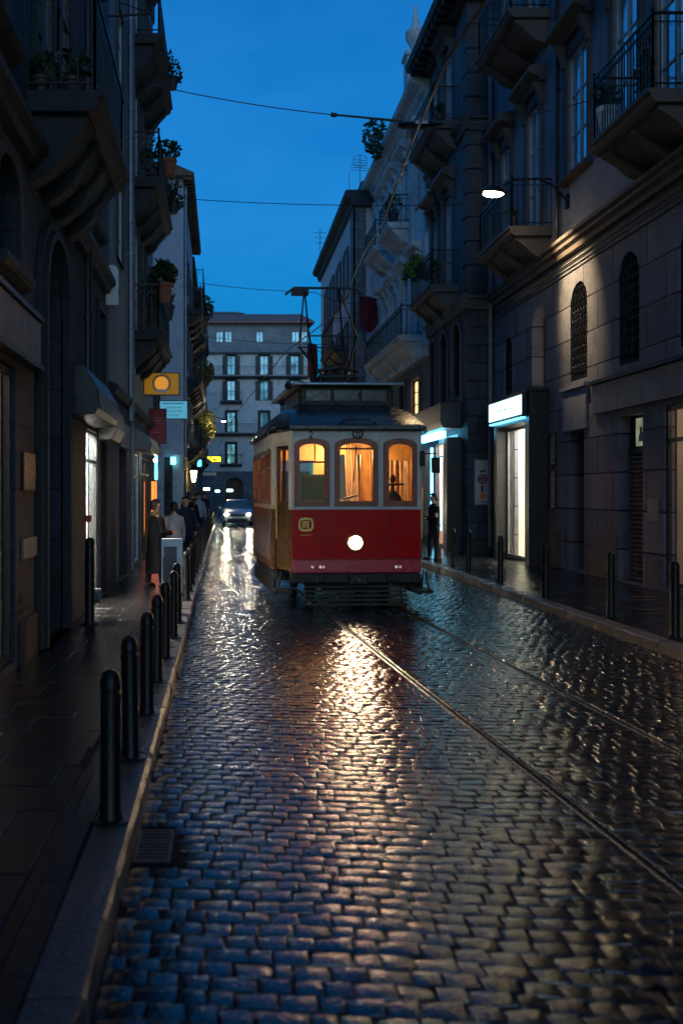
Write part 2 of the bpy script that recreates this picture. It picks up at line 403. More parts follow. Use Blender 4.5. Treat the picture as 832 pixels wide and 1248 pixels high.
# ------------------------------------------------------------------ ground
KL, KR = -.46, 4.95            # road edges
def field(name, m, x0, x1, y0, y1, sx, sy, gap, h, z, dome=.004, tilt=.012, arc=0., skip=None, rail=False, prof=(-1, -.95, -.84, 0, .84, .95, 1), jit=.24, xshear=0.):
    """one mesh of individually shaped setts or slabs"""
    P = []
    rows = int((y1 - y0) / sy)
    cx = []; cy = []; hx = []; hy = []
    for r in range(rows):
        y = y0 + (r + .5) * sy
        n = int((x1 - x0) / sx) + 1
        off = (r * .36) % 1 + rng.uniform(-.07, .07) if jit > .15 else (r % 2) * .5 + rng.uniform(-.15, .15)
        edges = x0 + (np.arange(-1, n + 1) + off) * sx + rng.uniform(-jit, jit, n + 2) * sx
        edges = np.clip(edges, x0, x1)
        if rail:
            for k in (0, 1):
                bx = railx(y + xshear * ((2.30, 3.52)[k] - x0), k)
                edges = edges[np.abs(edges - bx) > .075]; edges = np.sort(np.append(edges, [bx - .042, bx + .042]))
        for a, b_ in zip(edges[:-1], edges[1:]):
            if b_ - a < sx * .25: continue
            c = (a + b_) / 2
            yy = y + .02 * math.sin(c * 2.3 + r * .05) + .012 * math.sin(c * 5.1 + r * .31) + arc * (c - (x0 + x1) / 2) ** 2 + xshear * (c - x0)
            if skip and skip(c, yy, (b_ - a) / 2): continue
            cx.append(c); cy.append(yy); hx.append((b_ - a) / 2 - gap / 2); hy.append(sy / 2 - gap / 2 * rng.uniform(.7, 1.5))
    cx, cy, hx, hy = map(np.array, (cx, cy, hx, hy)); N = len(cx)
    k = len(prof); pr = np.array(prof)
    U, V = np.meshgrid(pr, pr)                      # k x k
    edge = np.maximum(np.abs(U), np.abs(V)) >= .999
    shp = (1 - U ** 2) * .5 + (1 - V ** 2) * .5
    zz = np.where(edge, -h, shp * dome * 2)
    X = cx[:, None, None] + hx[:, None, None] * U; Y = cy[:, None, None] + hy[:, None, None] * V
    rot = rng.normal(0, .035, N)[:, None, None] if dome > .002 else np.zeros((N, 1, 1))
    big = dome > .0009
    X = X + (rng.normal(0, .055, N)[:, None, None] * U * V + rng.normal(0, .05, N)[:, None, None] * U * V * V) * hx[:, None, None] * big; Y = Y + rng.normal(0, .09, N)[:, None, None] * U * V * hy[:, None, None] * big
    dx = X - cx[:, None, None]; dy = Y - cy[:, None, None]
    X = cx[:, None, None] + dx - rot * dy; Y = cy[:, None, None] + dy + rot * dx
    tx = rng.normal(0, tilt, N)[:, None, None]; ty = rng.normal(0, tilt, N)[:, None, None]
    m_ = np.maximum(np.abs(U), np.abs(V)); zz = np.where(edge, zz, np.where((m_ > .9) & (k > 4), zz - h * .22, zz))
    Z = z + zz + np.where(edge, 0, tx * dx + ty * dy + rng.normal(0, dome * .45, N)[:, None, None])
    Z = Z + np.where(edge, 0, rng.normal(0, dome * .10, Z.shape))
    co = np.stack([X, Y, Z], -1).reshape(-1, 3).astype(np.float32)
    i, j = np.meshgrid(np.arange(k - 1), np.arange(k - 1), indexing='ij')
    q = np.stack([i * k + j, i * k + j + 1, (i + 1) * k + j + 1, (i + 1) * k + j], -1).reshape(-1, 4)
    F_ = (np.arange(N)[:, None, None] * k * k + q[None]).reshape(-1, 4)
    me = bpy.data.meshes.new(name)
    me.vertices.add(len(co)); me.vertices.foreach_set('co', co.ravel())
    me.loops.add(F_.size); me.loops.foreach_set('vertex_index', F_.ravel().astype(np.int32))
    me.polygons.add(len(F_)); me.polygons.foreach_set('loop_start', (np.arange(len(F_)) * 4).astype(np.int32))
    me.update(calc_edges=True)
    tone = np.repeat(rng.uniform(.45, 1.25, N), k * k)
    ca = me.color_attributes.new('tone', 'FLOAT_COLOR', 'POINT')
    ca.data.foreach_set('color', np.repeat(tone, 4).astype(np.float32))
    me.materials.append(m); me.shade_smooth()
    me.set_sharp_from_angle(angle=R(11))
    o = bpy.data.objects.new(name, me); COL.objects.link(o); struct(o)
    return o

def railx(y, k): return (2.30, 3.52)[k] - .05 * y
def on_rail(c, y, hw):
    return any(abs(c - railx(y, k)) < .03 for k in (0, 1))
def grate_skip(c, y, hw):
    return on_rail(c, y, hw) or (c < -.22 and 4.72 < y < 5.36)
struct(MB().poly([(-400, -60, -.03), (400, -60, -.03), (400, 3000, -.03), (-400, 3000, -.03)]).build('ground', M['roadbed']))
struct(MB().poly([(KL - .02, -8, -.0045), (KR + .02, -8, -.0045), (KR + .02, 99, -.0045), (KL - .02, 99, -.0045)]).build('road_bed', M['roadbed']))
field('road', M['cobble'], KL + .01, KR - .01, 2.2, 26, .130, .114, .0045, .0045, 0, .0013, .026, .006, grate_skip, True, xshear=-.10)
o = field('road', M['cobble'], KL + .01, KR - .01, 26, 62, .20, .15, .012, .006, 0, .002, .010, .006, on_rail, True, prof=(-1, -.8, .8, 1))
field('road', M['cobble'], KL + .01, KR - .01, 62, 99, .5, .4, .03, .006, 0, .006, .02, 0, None, False, prof=(-1, -.8, .8, 1))
field('road', M['cobble'], KL + .01, KR - .01, -8, 2.2, .4, .3, .02, .006, 0, .004, .02, 0, None, False, prof=(-1, -.8, .8, 1))

# pavements: real slabs over a bed
for nm, x0, x1 in (('pavement', -12, KL - .2), ('pavement', KR + .2, 18)):
    struct(MB().box(x0, x1, -8, 98, -.02, .1152).build(nm, M['roadbed']))
sl = (-1, -.985, .985, 1)
field('pavement', M['slab'], -2.4, -.86, 2.6, 34, .52, .44, .005, .002, .1165, .0003, .0012, 0, None, False, sl, .06)
field('pavement', M['slab'], -.855, -.665, 2.6, 34, .19, .85, .005, .002, .1165, .0004, .0014, 0, None, False, sl, .0)
field('pavement', M['slab'], -2.4, -.665, 34, 97, .9, .8, .012, .004, .1165, .001, .003, 0, None, False, sl, .06)
field('pavement', M['slab'], KR + .205, 7.7, 4, 36, .60, .45, .006, .0022, .1165, .0006, .0025, 0, None, False, sl, .1)
field('pavement', M['slab'], KR + .205, 7.7, 36, 97, .9, .8, .012, .004, .1165, .001, .003, 0, None, False, sl, .06)
# granite kerbs, stone by stone inside one run
def kerb(x0, x1, m, y0, y1, L):
    mb = MB(); y = y0
    while y < y1:
        l = L * random.uniform(.8, 1.2); j = random.uniform(-.010, .010); zt = .120 + random.uniform(-.004, .006)
        c = .016 + random.random() * .01
        road_left = x0 > 0
        n = 7
        rings = []
        for i in range(n):
            yy = y + .006 + (l - .012) * i / (n - 1)
            wob = random.uniform(-.006, .006)
            if road_left: p = [(x1, -.03), (x1, zt), (x0 + c, zt + random.uniform(-.002, .002)), (x0 + j * .6 + wob, zt - c), (x0 - .012 + wob, -.03)]
            else: p = [(x0, -.03), (x0, zt), (x1 - c, zt + random.uniform(-.002, .002)), (x1 + j * .6 + wob, zt - c), (x1 + .012 + wob, -.03)]
            rings.append([(x, yy, z) for x, z in p])
        mb.loft(rings); y += l
    o = mb.build('kerb', m); struct(o)
    me = o.data
    ca = me.color_attributes.new('tone', 'FLOAT_COLOR', 'POINT')
    ca.data.foreach_set('color', np.ones(len(me.vertices) * 4, dtype=np.float32))
kerb(KL - .195, KL, M['kerb'], 2.3, 97, 1.05)
kerb(KR, KR + .2, M['kerb_r'], 3, 97, 1.0)
# tram rails: head, groove, guard
for k in (0, 1):
    for dx0, dx1, m, z in ((-.038, -.014, M['rail'], .004), (-.014, .022, M['groove'], -.02), (.022, .034, M['rail'], .001)):
        mb = MB(); ys = [1.5 + i * .8 for i in range(122)]
        mb.loft([[(railx(y, k) + a, y, zz) for a, zz in ((dx0, -.03), (dx1, -.03), (dx1, z - .002), (dx1 - .004, z), (dx0 + .004, z), (dx0, z - .002))] for y in ys])
        struct(mb.build('tram_track', m, smooth=True))
# storm drain by the left kerb
dr = thing('drain_grate', 'slotted iron drain grate set in the cobbles beside the left kerb', 'drain', (-.30, 5.1, 0))
mb = MB()
for x0, x1, y0, y1 in ((-.445, -.43, 4.80, 5.26), (-.275, -.26, 4.80, 5.26), (-.43, -.275, 4.80, 4.82), (-.43, -.275, 5.24, 5.26)):
    mb.box(x0, x1, y0, y1, -.02, .004)
mb.build('frame', M['iron'], dr)
mb = MB()
for i in range(9): y = 4.835 + i * .046; mb.box(-.43, -.275, y, y + .024, -.02, .002)
mb.build('grating', M['iron'], dr)

# ------------------------------------------------------------------ facade kit
def outline(a, b, z0, z1, rise=0, inset=0, n=10):
    """(u,z) outline of an opening, optionally with an arched head"""
    a += inset; b -= inset; z0 += inset; z1 -= inset
    if not rise: return [(a, z0), (b, z0), (b, z1), (a, z1)]
    rise = max(.02, rise - inset * .2); c = (a + b) / 2; hw = (b - a) / 2
    return [(a, z0), (b, z0)] + [(c + hw * math.cos(math.pi * i / n), z1 - rise + rise * math.sin(math.pi * i / n)) for i in range(n + 1)]
def wall_zone(mb, F, u0, u1, z0, z1, ops, reveal=.28):
    ops = [o for o in ops if o['u1'] > u0 and o['u0'] < u1 and o['z1'] > z0 and o['z0'] < z1]
    us = sorted({u0, u1} | {v for o in ops for v in (max(u0, o['u0']), min(u1, o['u1']))})
    zs = sorted({z0, z1} | {v for o in ops for v in (max(z0, o['z0']), min(z1, o['z1']))})
    for a, b in zip(us, us[1:]):
        for c, d in zip(zs, zs[1:]):
            m, k = (a + b) / 2, (c + d) / 2
            if any(o['u0'] < m < o['u1'] and o['z0'] < k < o['z1'] for o in ops): continue
            mb.poly([F(a, 0, c), F(b, 0, c), F(b, 0, d), F(a, 0, d)])
    for o in ops:
        a, b, c, d = o['u0'], o['u1'], o['z0'], o['z1']; r = o.get('rise', 0); rv = o.get('reveal', reveal)
        pts = outline(a, b, c, d, r)
        for p, q in zip(pts, pts[1:] + pts[:1]):
            mb.poly([F(p[0], 0, p[1]), F(q[0], 0, q[1]), F(q[0], rv, q[1]), F(p[0], rv, p[1])])
        if r:
            arc = pts[2:]
            for p, q in zip(arc, arc[1:]):
                if abs(p[0] - q[0]) > 1e-5: mb.poly([F(p[0], 0, p[1]), F(q[0], 0, q[1]), F(q[0], 0, d), F(p[0], 0, d)])
def op(u0, u1, z0, z1, kind='win', **k): return dict(u0=u0, u1=u1, z0=z0, z1=z1, kind=kind, **k)

def window(F, o, par, fm, pm, trim=None, hood=False, sill=True, shutters=False, mull=1, bars=2, surround=.14, frame=.06):
    rv = o.get('reveal', .28); a, b, c, d, r = o['u0'], o['u1'], o['z0'], o['z1'], o.get('rise', 0)
    mb = MB(); out = outline(a, b, c, d, r); inn = outline(a, b, c, d, r, frame)
    mb.fring(F, out, inn, rv - .07, rv)
    for i in range(mull):
        u = a + (b - a) * (i + 1) / (mull + 1); mb.fbox(F, u - .035, u + .035, rv - .065, rv - .005, c + frame, d - frame - r * .15)
    for i in range(bars):
        z = c + (d - c - r) * (i + 1) / (bars + (0 if r else 1)); mb.fbox(F, a + frame, b - frame, rv - .058, rv - .008, z - .018, z + .018)
    w = mb.build('window', fm, par)
    MB().fplate(F, outline(a + .01, b - .01, c + .01, d - .01, r), rv - .03, rv + .03).build('pane', pm, w)
    if trim:
        s = surround; mb = MB()
        o1 = outline(a - s, b + s, c, d + s, r + s * .8 if r else 0); o2 = outline(a - .002, b + .002, c, d + .002, r)
        mb.fring(F, o1, o2, -.05, .04)
        if sill: mb.fprof(F, [(0, c - .16), (-.12, c - .10), (-.16, c - .06), (-.16, c - .003), (.05, c - .003), (.05, c - .16)], a - s - .06, b + s + .06)
        mb.build('surround', trim, w)
        if hood:
            z = d + s + .16
            mb = MB().fprof(F, [(.02, z), (-.12, z), (-.16, z + .08), (-.34, z + .16), (-.42, z + .20), (-.42, z + .30), (-.38, z + .34), (.02, z + .42)], a - s - .16, b + s + .16)
            for uu in (a - s - .04, b + s - .12):
                mb.fprof(F, [(0, z - .55), (-.10, z - .50), (-.13, z - .3), (-.24, z - .1), (-.28, z), (0, z)], uu, uu + .16)
            mb.build('hood', trim, w)
    if shutters:
        mb = MB(); sw = (b - a) / 2 + .02
        for s0 in (a - sw - .03, b + .03):
            mb.fbox(F, s0, s0 + sw, -.07, -.025, c, d - r * .3)
            for i in range(int((d - c) / .12)): mb.fbox(F, s0 + .05, s0 + sw - .05, -.085, -.071, c + .07 + i * .12, c + .11 + i * .12)
        mb.build('shutter', M['shutter'], w)
    return w
def grille(F, o, w, m, n=6, dz=.17, scroll=True):
    a, b, c, d, r = o['u0'], o['u1'], o['z0'], o['z1'], o.get('rise', 0); mb = MB(); hw = (b - a) / 2; cu = (a + b) / 2
    def top(u): return d - r + r * math.sqrt(max(0, 1 - ((u - cu) / hw) ** 2)) if r else d
    for i in range(n + 1):
        u = a + .03 + (b - a - .06) * i / n; mb.tube([F(u, .05, c), F(u, .05, top(u))], .012, 4)
    z = c + .05; k = 0
    while z < d - .1:
        x = hw if z < d - r else hw * math.sqrt(max(0, 1 - ((z - d + r) / r) ** 2))
        mb.tube([F(cu - x, .05, z), F(cu + x, .05, z)], .010, 4)
        if scroll and x > .2:
            for i in range(n):
                u = a + .03 + (b - a - .06) * (i + .5) / n
                if abs(u - cu) < x - .05: mb.tube([F(u + .055 * math.cos(t), .035, z + dz / 2 + .065 * math.sin(t)) for t in [math.tau * q / 7 + k for q in range(7)]], .007, 3)
        z += dz; k += .7
    mb.build('grille', m, w)
def railing(F, u0, u1, z, p, h, m, par, step=.115, belly=False):
    """iron balcony railing round three sides, z = slab top, p = projection"""
    mb = MB()
    run = [(u0, 0), (u0, -p), (u1, -p), (u1, 0)]
    for (a, b), (c, d) in zip(run, run[1:]):
        for zz, t in ((z + h, .026), (z + .09, .016), (z + h - .13, .010)):
            mb.tube([F(a, b, zz), F(c, d, zz)], t, 4)
        L = math.hypot(c - a, d - b); n = max(1, int(L / step))
        for i in range(n + 1):
            t = i / n; u, w = a + (c - a) * t, b + (d - b) * t
            mb.tube([F(u, w, z), F(u, w, z + h)], .011 if 0 < i < n else .02, 4)
        for i in range(n):
            t = (i + .5) / n; u, w = a + (c - a) * t, b + (d - b) * t
            du, dw = (c - a) / L * .035, (d - b) / L * .035
            mb.tube([F(u - du, w - dw, z + h - .13), F(u, w, z + h - .2), F(u + du, w + dw, z + h - .13)], .007, 3)
    for u in (u0, u1): mb.ball(F(u, -p, z + h + .05), .035, .035, .045, 6, 4)
    return mb.build('railing', m, par)
def balcony(F, u0, u1, z, p, sm, par, h=1.02, rm=None, corb=3, deep=.62, step=.115):
    """z = top of slab"""
    mb = MB()
    pr = [(.02, z), (-p - .10, z), (-p - .10, z - .06), (-p - .05, z - .08), (-p - .05, z - .15), (-p, z - .19), (-p + .06, z - .22), (.02, z - .22)]
    mb.fprof(F, pr, u0 - .06, u1 + .06)
    cw = .26
    for i in range(corb):
        u = u0 + .05 + (u1 - u0 - .1 - cw) * i / max(1, corb - 1)
        q = [(.02, z - .22), (-p * .88, z - .22), (-p * .90, z - .30)]
        for k in range(9):
            t = k / 8; a = t * math.pi * .5
            q.append((-p * .86 * (1 - t) ** .8 * (1 - .10 * math.sin(t * 6.28)), z - .30 - deep * t ** .8))
        q.append((.02, z - .30 - deep))
        mb.fprof(F, q, u, u + cw)
    q = [(.02, z - .22), (-p * .88, z - .22)] + [(-p * .80 * (1 - k / 8) ** .9, z - .24 - deep * .86 * (k / 8) ** .7) for k in range(9)]
    mb.fprof(F, q, u0 + .12, u1 - .12)
    b = mb.build('balcony', sm, par, bevel=.012)
    railing(F, u0, u1, z, p, h, rm or M['iron'], b, step)
    return b
def cornice(F, u0, u1, z, m, par, k=1., name='cornice'):
    pr = [(.02, z - .5 * k), (-.06 * k, z - .5 * k), (-.08 * k, z - .34 * k), (-.18 * k, z - .28 * k), (-.22 * k, z - .16 * k), (-.42 * k, z - .10 * k), (-.48 * k, z), (-.44 * k, z + .05 * k), (.02, z + .08 * k)]
    return MB().fprof(F, pr, u0, u1).build(name, m, par)
def shell(F, u0, u1, H, depth, mb, zb=0):
    """side, back and top faces closing the building behind its facade"""
    mb.poly([F(u0, 0, zb), F(u0, depth, zb), F(u0, depth, H), F(u0, 0, H)])
    mb.poly([F(u1, 0, zb), F(u1, depth, zb), F(u1, depth, H), F(u1, 0, H)])
    mb.poly([F(u0, depth, zb), F(u1, depth, zb), F(u1, depth, H), F(u0, depth, H)])
def room(F, u0, u1, z0, z1, w0, dep, wm, par, lights, lm, shelf=None):
    """shop room behind an opening"""
    mb = MB()
    g = .02
    a, b, c, d, e, f = u0 - .3, u1 + .3, z0 - .003, z1 + .25, w0 + g, w0 + dep
    mb.poly([F(a, e, c), F(a, f, c), F(a, f, d), F(a, e, d)]); mb.poly([F(b, e, c), F(b, f, c), F(b, f, d), F(b, e, d)])
    mb.poly([F(a, f, c), F(b, f, c), F(b, f, d), F(a, f, d)]); mb.poly([F(a, e, d), F(b, e, d), F(b, f, d), F(a, f, d)])
    mb.poly([F(a, e, c), F(b, e, c), F(b, f, c), F(a, f, c)])
    mb.poly([F(a, e, c), F(u0, e, c), F(u0, e, d), F(a, e, d)]); mb.poly([F(b, e, c), F(u1, e, c), F(u1, e, d), F(b, e, d)])
    mb.poly([F(u0, e, z1), F(u1, e, z1), F(u1, e, d), F(u0, e, d)])
    rm = mb.build('shop_room', wm, par)
    for (lu0, lu1, lw0, lw1) in lights:
        MB().fbox(F, lu0, lu1, lw0, lw1, d - .05, d - .02).build('light_panel', lm, rm)
    return rm
def glazing(F, u0, u1, z0, z1, w, par, fm, mulls=(), trans=None, t=.05, gl=None):
    mb = MB().fring(F, outline(u0, u1, z0, z1), outline(u0, u1, z0, z1, 0, t), w, w + .06)
    for u in mulls: mb.fbox(F, u - t / 2, u + t / 2, w + .002, w + .058, z0 + t, z1 - t)
    if trans: mb.fbox(F, u0 + t, u1 - t, w + .004, w + .056, trans - t / 2, trans + t / 2)
    s = mb.build('shopfront', fm, par)
    MB().fbox(F, u0 + t * .5, u1 - t * .5, w + .025, w + .033, z0 + t * .5, z1 - t * .5).build('pane', gl or M['glass'], s)
    return s
def drainpipe(F, u, z0, z1, par, m, r=.05, w=-.09):
    mb = MB().tube([F(u, w, z0), F(u, w, z1)], r, 8)
    z = z0 + 1
    while z < z1: mb.tube([F(u, w, z - .04), F(u, w, z + .04)], r * 1.3, 8); mb.fbox(F, u - .015, u + .015, w, .01, z - .015, z + .015); z += 2.4
    return mb.build('drainpipe', m, par, smooth=True)
def foliage(mb, c, rx, ry, rz, n, s, droop=0):
    for _ in range(n):
        while True:
            p = np.array([random.uniform(-1, 1) for _ in range(3)])
            if (p ** 2).sum() < 1: break
        q = Vector((c[0] + p[0] * rx, c[1] + p[1] * ry, c[2] + p[2] * rz - droop * (p[0] ** 2 + p[1] ** 2)))
        d = Vector([random.gauss(0, 1) for _ in range(3)]).normalized() * s * random.uniform(.6, 1.5)
        e = d.cross(Vector([random.gauss(0, 1) for _ in range(3)])).normalized() * s * .3
        mb.poly([q - d * .5, q + e, q + d * .5, q - e])
def potplant(label, loc, r=.13, h=.24, fr=.28, fh=.35, n=110, leaf='leaf', pot='terracotta', cat='potted plant', group='potted plants on the balconies', s=.13, droop=0.):
    """pot standing at loc with a leafy crown"""
    t = thing('potted_plant', label, cat, loc, group); x, y, z = loc
    MB().lathe((x, y, z), [(r * .65, 0), (r * .95, h * .8), (r * 1.08, h * .82), (r * 1.08, h), (r * .9, h), (r * .85, h * .9)], 12).build('pot', M[pot], t, smooth=True)
    mb = MB()
    for _ in range(9):
        a = random.uniform(0, 6.28); k = random.uniform(.3, .8)
        mb.tube([(x, y, z + h * .9), (x + math.cos(a) * fr * k * .5, y + math.sin(a) * fr * k * .5, z + h + fh * .6), (x + math.cos(a) * fr * k, y + math.sin(a) * fr * k, z + h + fh * 1.1)], .006, 3)
    foliage(mb, (x, y, z + h + fh * .75), fr, fr, fh, n, s, droop)
    mb.build('leaves', M[leaf], t)
    return t

# ================================================================== LEFT SIDE
FL = Frame(-2.0, 0, (0, 1), (-1, 0))
def d_at(px): return 2400 / (272 - px)
# ---- L1: dark volcanic palazzo in the left foreground
B = thing('palazzo', 'dark stone palazzo with tall arched doorway in the left foreground', 'building', (-2.0, 10, 0))
ops1 = [op(7.6, 9.48, .18, 3.02, 'shop', reveal=.12), op(10.72, 12.25, .13, 4.75, 'portal', rise=.76, reveal=.5),
        op(14.05, 15.75, .22, 2.78, 'shop', reveal=.15), op(16.1, 16.9, .13, 2.75, 'door', reveal=.25),
        op(5.0, 6.6, .13, 4.4, 'portal', rise=.7, reveal=.4)]
ups1 = [op(u, u + 1.15, 5.95, 8.75, reveal=.07) for u in (7.9, 10.42, 11.7, 14.6)] + [op(u, u + 1.15, 9.9, 12.3, reveal=.07) for u in (7.9, 10.42, 14.6)]
mids = [op(8.6, 9.5, 3.9, 4.9, 'win', rise=.3), op(15.6, 16.4, 3.35, 4.75)]
mb = MB(); wall_zone(mb, FL, -8, 17.2, 0, 5.15, ops1 + mids); mb.build('ground_floor_wall', M['lava_block'], B)
mb = MB(); wall_zone(mb, FL, -8, 17.2, 5.15, 18.5, ups1); shell(FL, -8, 17.2, 18.5, 9, mb, 0); mb.build('upper_wall', M['lava'], B)
MB().fbox(FL, -8, 17.2, .01, 9, 18.45, 18.6).build('roof', M['lead'], B)
MB().fprof(FL, [(.01, 5.15), (-.10, 5.17), (-.13, 5.25), (-.20, 5.30), (-.20, 5.38), (-.08, 5.46), (.01, 5.5)], -8, 17.2).build('string_course', M['trim_dark'], B)
for a_, b_ in ((9.6, 10.5), (12.46, 12.74), (-8, 4.7)): MB().fbox(FL, a_, b_, -.03, .01, .1, .55).build('plinth', M['trim_dark'], B)
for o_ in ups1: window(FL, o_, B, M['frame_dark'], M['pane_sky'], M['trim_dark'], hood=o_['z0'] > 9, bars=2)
for o_ in mids: window(FL, o_, B, M['frame_dark'], M['pane_dark'], M['trim_dark'], bars=1)
# arched portal surround and its leaf
for o_ in (ops1[1], ops1[4]):
    a, b, c, d, r = o_['u0'], o_['u1'], o_['z0'], o_['z1'], o_['rise']
    mb = MB().fring(FL, outline(a - .2, b + .2, c, d + .2, r + .15), outline(a, b, c, d, r), -.07, .02)
    mb.fring(FL, outline(a - .09, b + .09, c, d + .09, r + .07), outline(a, b, c, d, r), -.11, -.068)
    mb.build('portal_surround', M['trim_dark'], B)
    mb = MB().fplate(FL, outline(a + .005, b - .005, c, d - .005, r), .42, .5)
    mb.fbox(FL, (a + b) / 2 - .03, (a + b) / 2 + .03, .39, .42, c, d - .9)
    for i in range(2):
        for j in range(4): u = a + .12 + i * (b - a) / 2; mb.fbox(FL, u, u + (b - a) / 2 - .24, .40, .421, c + .2 + j * .85, c + .9 + j * .85)
    dd = mb.build('door', M['door'], B)
    MB().ball(FL((a + b) / 2 + .12, .36, 1.15), .03, .03, .03, 8, 6).build('handle', M['greymetal'], dd)
# balcony over the portal
balcony(FL, 10.1, 12.75, 5.93, .68, M['trim_dark'], B, h=1.08, corb=4, deep=.62, step=.14)
drainpipe(FL, 13.95, 3.3, 18.0, B, M['pipe_dark'], .055)
# near shop: frosted front with dim beige light, metal fascia above
E_dimwarm = emit('dim_warm_shop_light', (1, .78, .56), 1.6)
E_white = emit('white_shop_light', (1, .93, .78), 9)
E_cool = emit('cool_shop_light', (.75, .92, 1), 9)
glazing(FL, 7.62, 9.46, .2, 3.0, .04, B, M['darkmetal'], (8.5,), None, .06)
room(FL, 7.62, 9.46, .2, 3.0, .12, 1.6, M['beigewall'], B, [(7.8, 9.3, .5, .9)], E_dimwarm)
fs = thing('shop_fascia', 'blank grey metal fascia band above the dim beige shopfront at the left edge', 'sign', (-1.95, 9, 3.1))
MB().fbox(FL, 7.2, 10.28, -.10, -.005, 3.14, 3.58).build('panel', M['greymetal'], fs, bevel=.01)
MB().fbox(FL, 7.18, 10.3, -.13, -.006, 3.59, 3.64).fbox(FL, 7.18, 10.3, -.13, -.006, 3.08, 3.13).build('edge_trim', M['darkmetal'], fs)
for (px0, px1, y0, y1, m, l) in ((26, 40, 552, 598, 'darkmetal', 'small dark framed plaque on the stone pier left of the arched doorway'),
                                  (25, 42, 655, 680, 'greymetal', 'pale metal nameplate low on the stone pier left of the arched doorway')):
    a, b = d_at(px0), d_at(px1); mdd = (a + b) / 2; z0 = 1.8 + (602 - y1) * mdd / 1200; z1 = 1.8 + (602 - y0) * mdd / 1200
    t = tag(MB().fbox(FL, a, b, -.03, -.002, z0, z1).build('wall_plaque', M[m], None, bevel=.006), l, 'plaque')
# canopy box over the lit shop
cn = thing('shop_canopy', 'dark boxed shop canopy with slanting hood above the bright white shop window on the left', 'canopy', (-2, 13.5, 2.8))
mb = MB().fprof(FL, [(-.002, 2.82), (-.34, 2.84), (-.40, 2.95), (-.36, 3.2), (-.20, 3.46), (-.002, 3.5)], 12.75, 15.25); mb.build('hood', M['darkmetal'], cn, bevel=.01)
MB().fprof(FL, [(-.404, 2.90), (-.412, 2.90), (-.385, 3.16), (-.225, 3.43), (-.215, 3.43), (-.375, 3.15)], 12.9, 15.15).build('face_panel', M['greymetal'], cn)
cn2 = thing('shop_canopy', 'small curved metal canopy just beyond the dark boxed canopy on the left', 'canopy', (-2, 16, 2.7))
MB().fprof(FL, [(-.002, 2.66), (-.2, 2.68), (-.30, 2.86), (-.26, 3.16), (-.12, 3.3), (-.002, 3.32)], 15.75, 17.1).build('hood', M['greymetal'], cn2, bevel=.01)
glazing(FL, 14.07, 15.73, .24, 2.76, .02, B, M['darkmetal'], (), 2.3, .05)
room(FL, 14.07, 15.73, .24, 2.76, .15, .9, M['whitewall'], B, [(14.1, 15.7, .3, .6)], emit('bright_white_shop_light', (1, .93, .78), 120))
MB().fbox(FL, 12.75, 14.02, -.05, -.002, .12, 2.81).build('pier', M['trim_dark'], B)
MB().fbox(FL, 16.11, 16.89, .2, .25, .13, 2.74).fbox(FL, 16.18, 16.44, .18, .2, .3, 1.2).fbox(FL, 16.52, 16.8, .18, .2, .3, 1.2).fbox(FL, 16.18, 16.8, .18, .2, 1.35, 2.6).build('door', M['door'], B)
pj = tag(MB().fbox(FL, 13.9, 13.98, -.13, -.052, 1.40, 1.50).build('alarm_box', solid('red_plastic', (.35, .02, .02), .4)), 'small red box on the pier beside the bright white shop window', 'alarm box')
# rounded white wall sign
ws = thing('wall_lamp_sign', 'blank white round-topped sign projecting above the left shops', 'sign', (-2, 16.55, 4.3))
n = 10; sg = [(-1.95, 4.75)] + [(-1.69, 4.75)]
F2 = Frame(0, 16.55, (1, 0), (0, 1))
pts = [(-1.97, 4.98), (-1.76, 4.98)] + [(-1.865 + .105 * math.cos(math.pi * i / n), 5.52 + .13 * math.sin(math.pi * i / n)) for i in range(n + 1)]
MB().fplate(F2, pts, -.03, .03).build('sign_panel', M['white_paint'], ws)
MB().tube([(-2.0, 16.55, 5.3), (-1.9, 16.55, 5.3)], .015, 5).build('bracket', M['iron'], ws)
# outlet pipe low on the wall and tall bollard near it
tp = tag(MB().lathe(FL(13.35, -.24, .42), [(.055, 0), (.10, 0), (.10, .10), (.075, .10), (.07, .02), (.0, .02)], 14, (1, 0, -.0)).lathe(FL(13.35, -.24, .42), [(.04, 0), (.12, .0), (.12, .012), (.04, .012)], 12, (1, 0, 0)).build('pipe_outlet', M['greymetal'], None, smooth=True), 'round metal pipe outlet low on the left pier beside the tall bollard', 'pipe')

# ---- L2: grey plaster house with many balconies
B = thing('apartment_house', 'narrow grey-plaster apartment house with plant-hung balconies on the left', 'building', (-2.0, 22, 0))
g2 = [op(18.9, 20.4, .13, 2.7, 'door', reveal=.25), op(21.3, 23.4, .22, 2.75, 'shop', reveal=.1), op(24.2, 26.9, .2, 2.75, 'shop', reveal=.1)]
u2 = []
for z in (5.42, 8.7, 11.85, 15.0):
    for u in (18.4, 21.9, 23.9, 26.2): u2.append(op(u, u + .95, z if u > 21 else z + .8, z + 2.35, reveal=.07))
mb = MB(); wall_zone(mb, FL, 17.2, 28, 0, 3.6, g2); mb.build('ground_floor_wall', M['lava'], B)
mb = MB(); wall_zone(mb, FL, 17.2, 28, 3.6, 19.4, u2); shell(FL, 17.202, 28, 19.4, 9, mb, 0); mb.build('upper_wall', M['grey_plaster'], B)
MB().fbox(FL, 17.2, 28, .01, 9, 19.35, 19.5).build('roof', M['lead'], B)
cornice(FL, 17.2, 28, 19.2, M['trim_grey'], B, .9)
MB().fprof(FL, [(.01, 3.55), (-.10, 3.57), (-.16, 3.66), (-.16, 3.72), (.01, 3.8)], 17.2, 28).build('string_course', M['trim_dark'], B)
for o_ in u2: window(FL, o_, B, M['frame_white'], M['pane_sky'], M['trim_grey'], sill=False, shutters=o_['u0'] > 23, surround=.1)
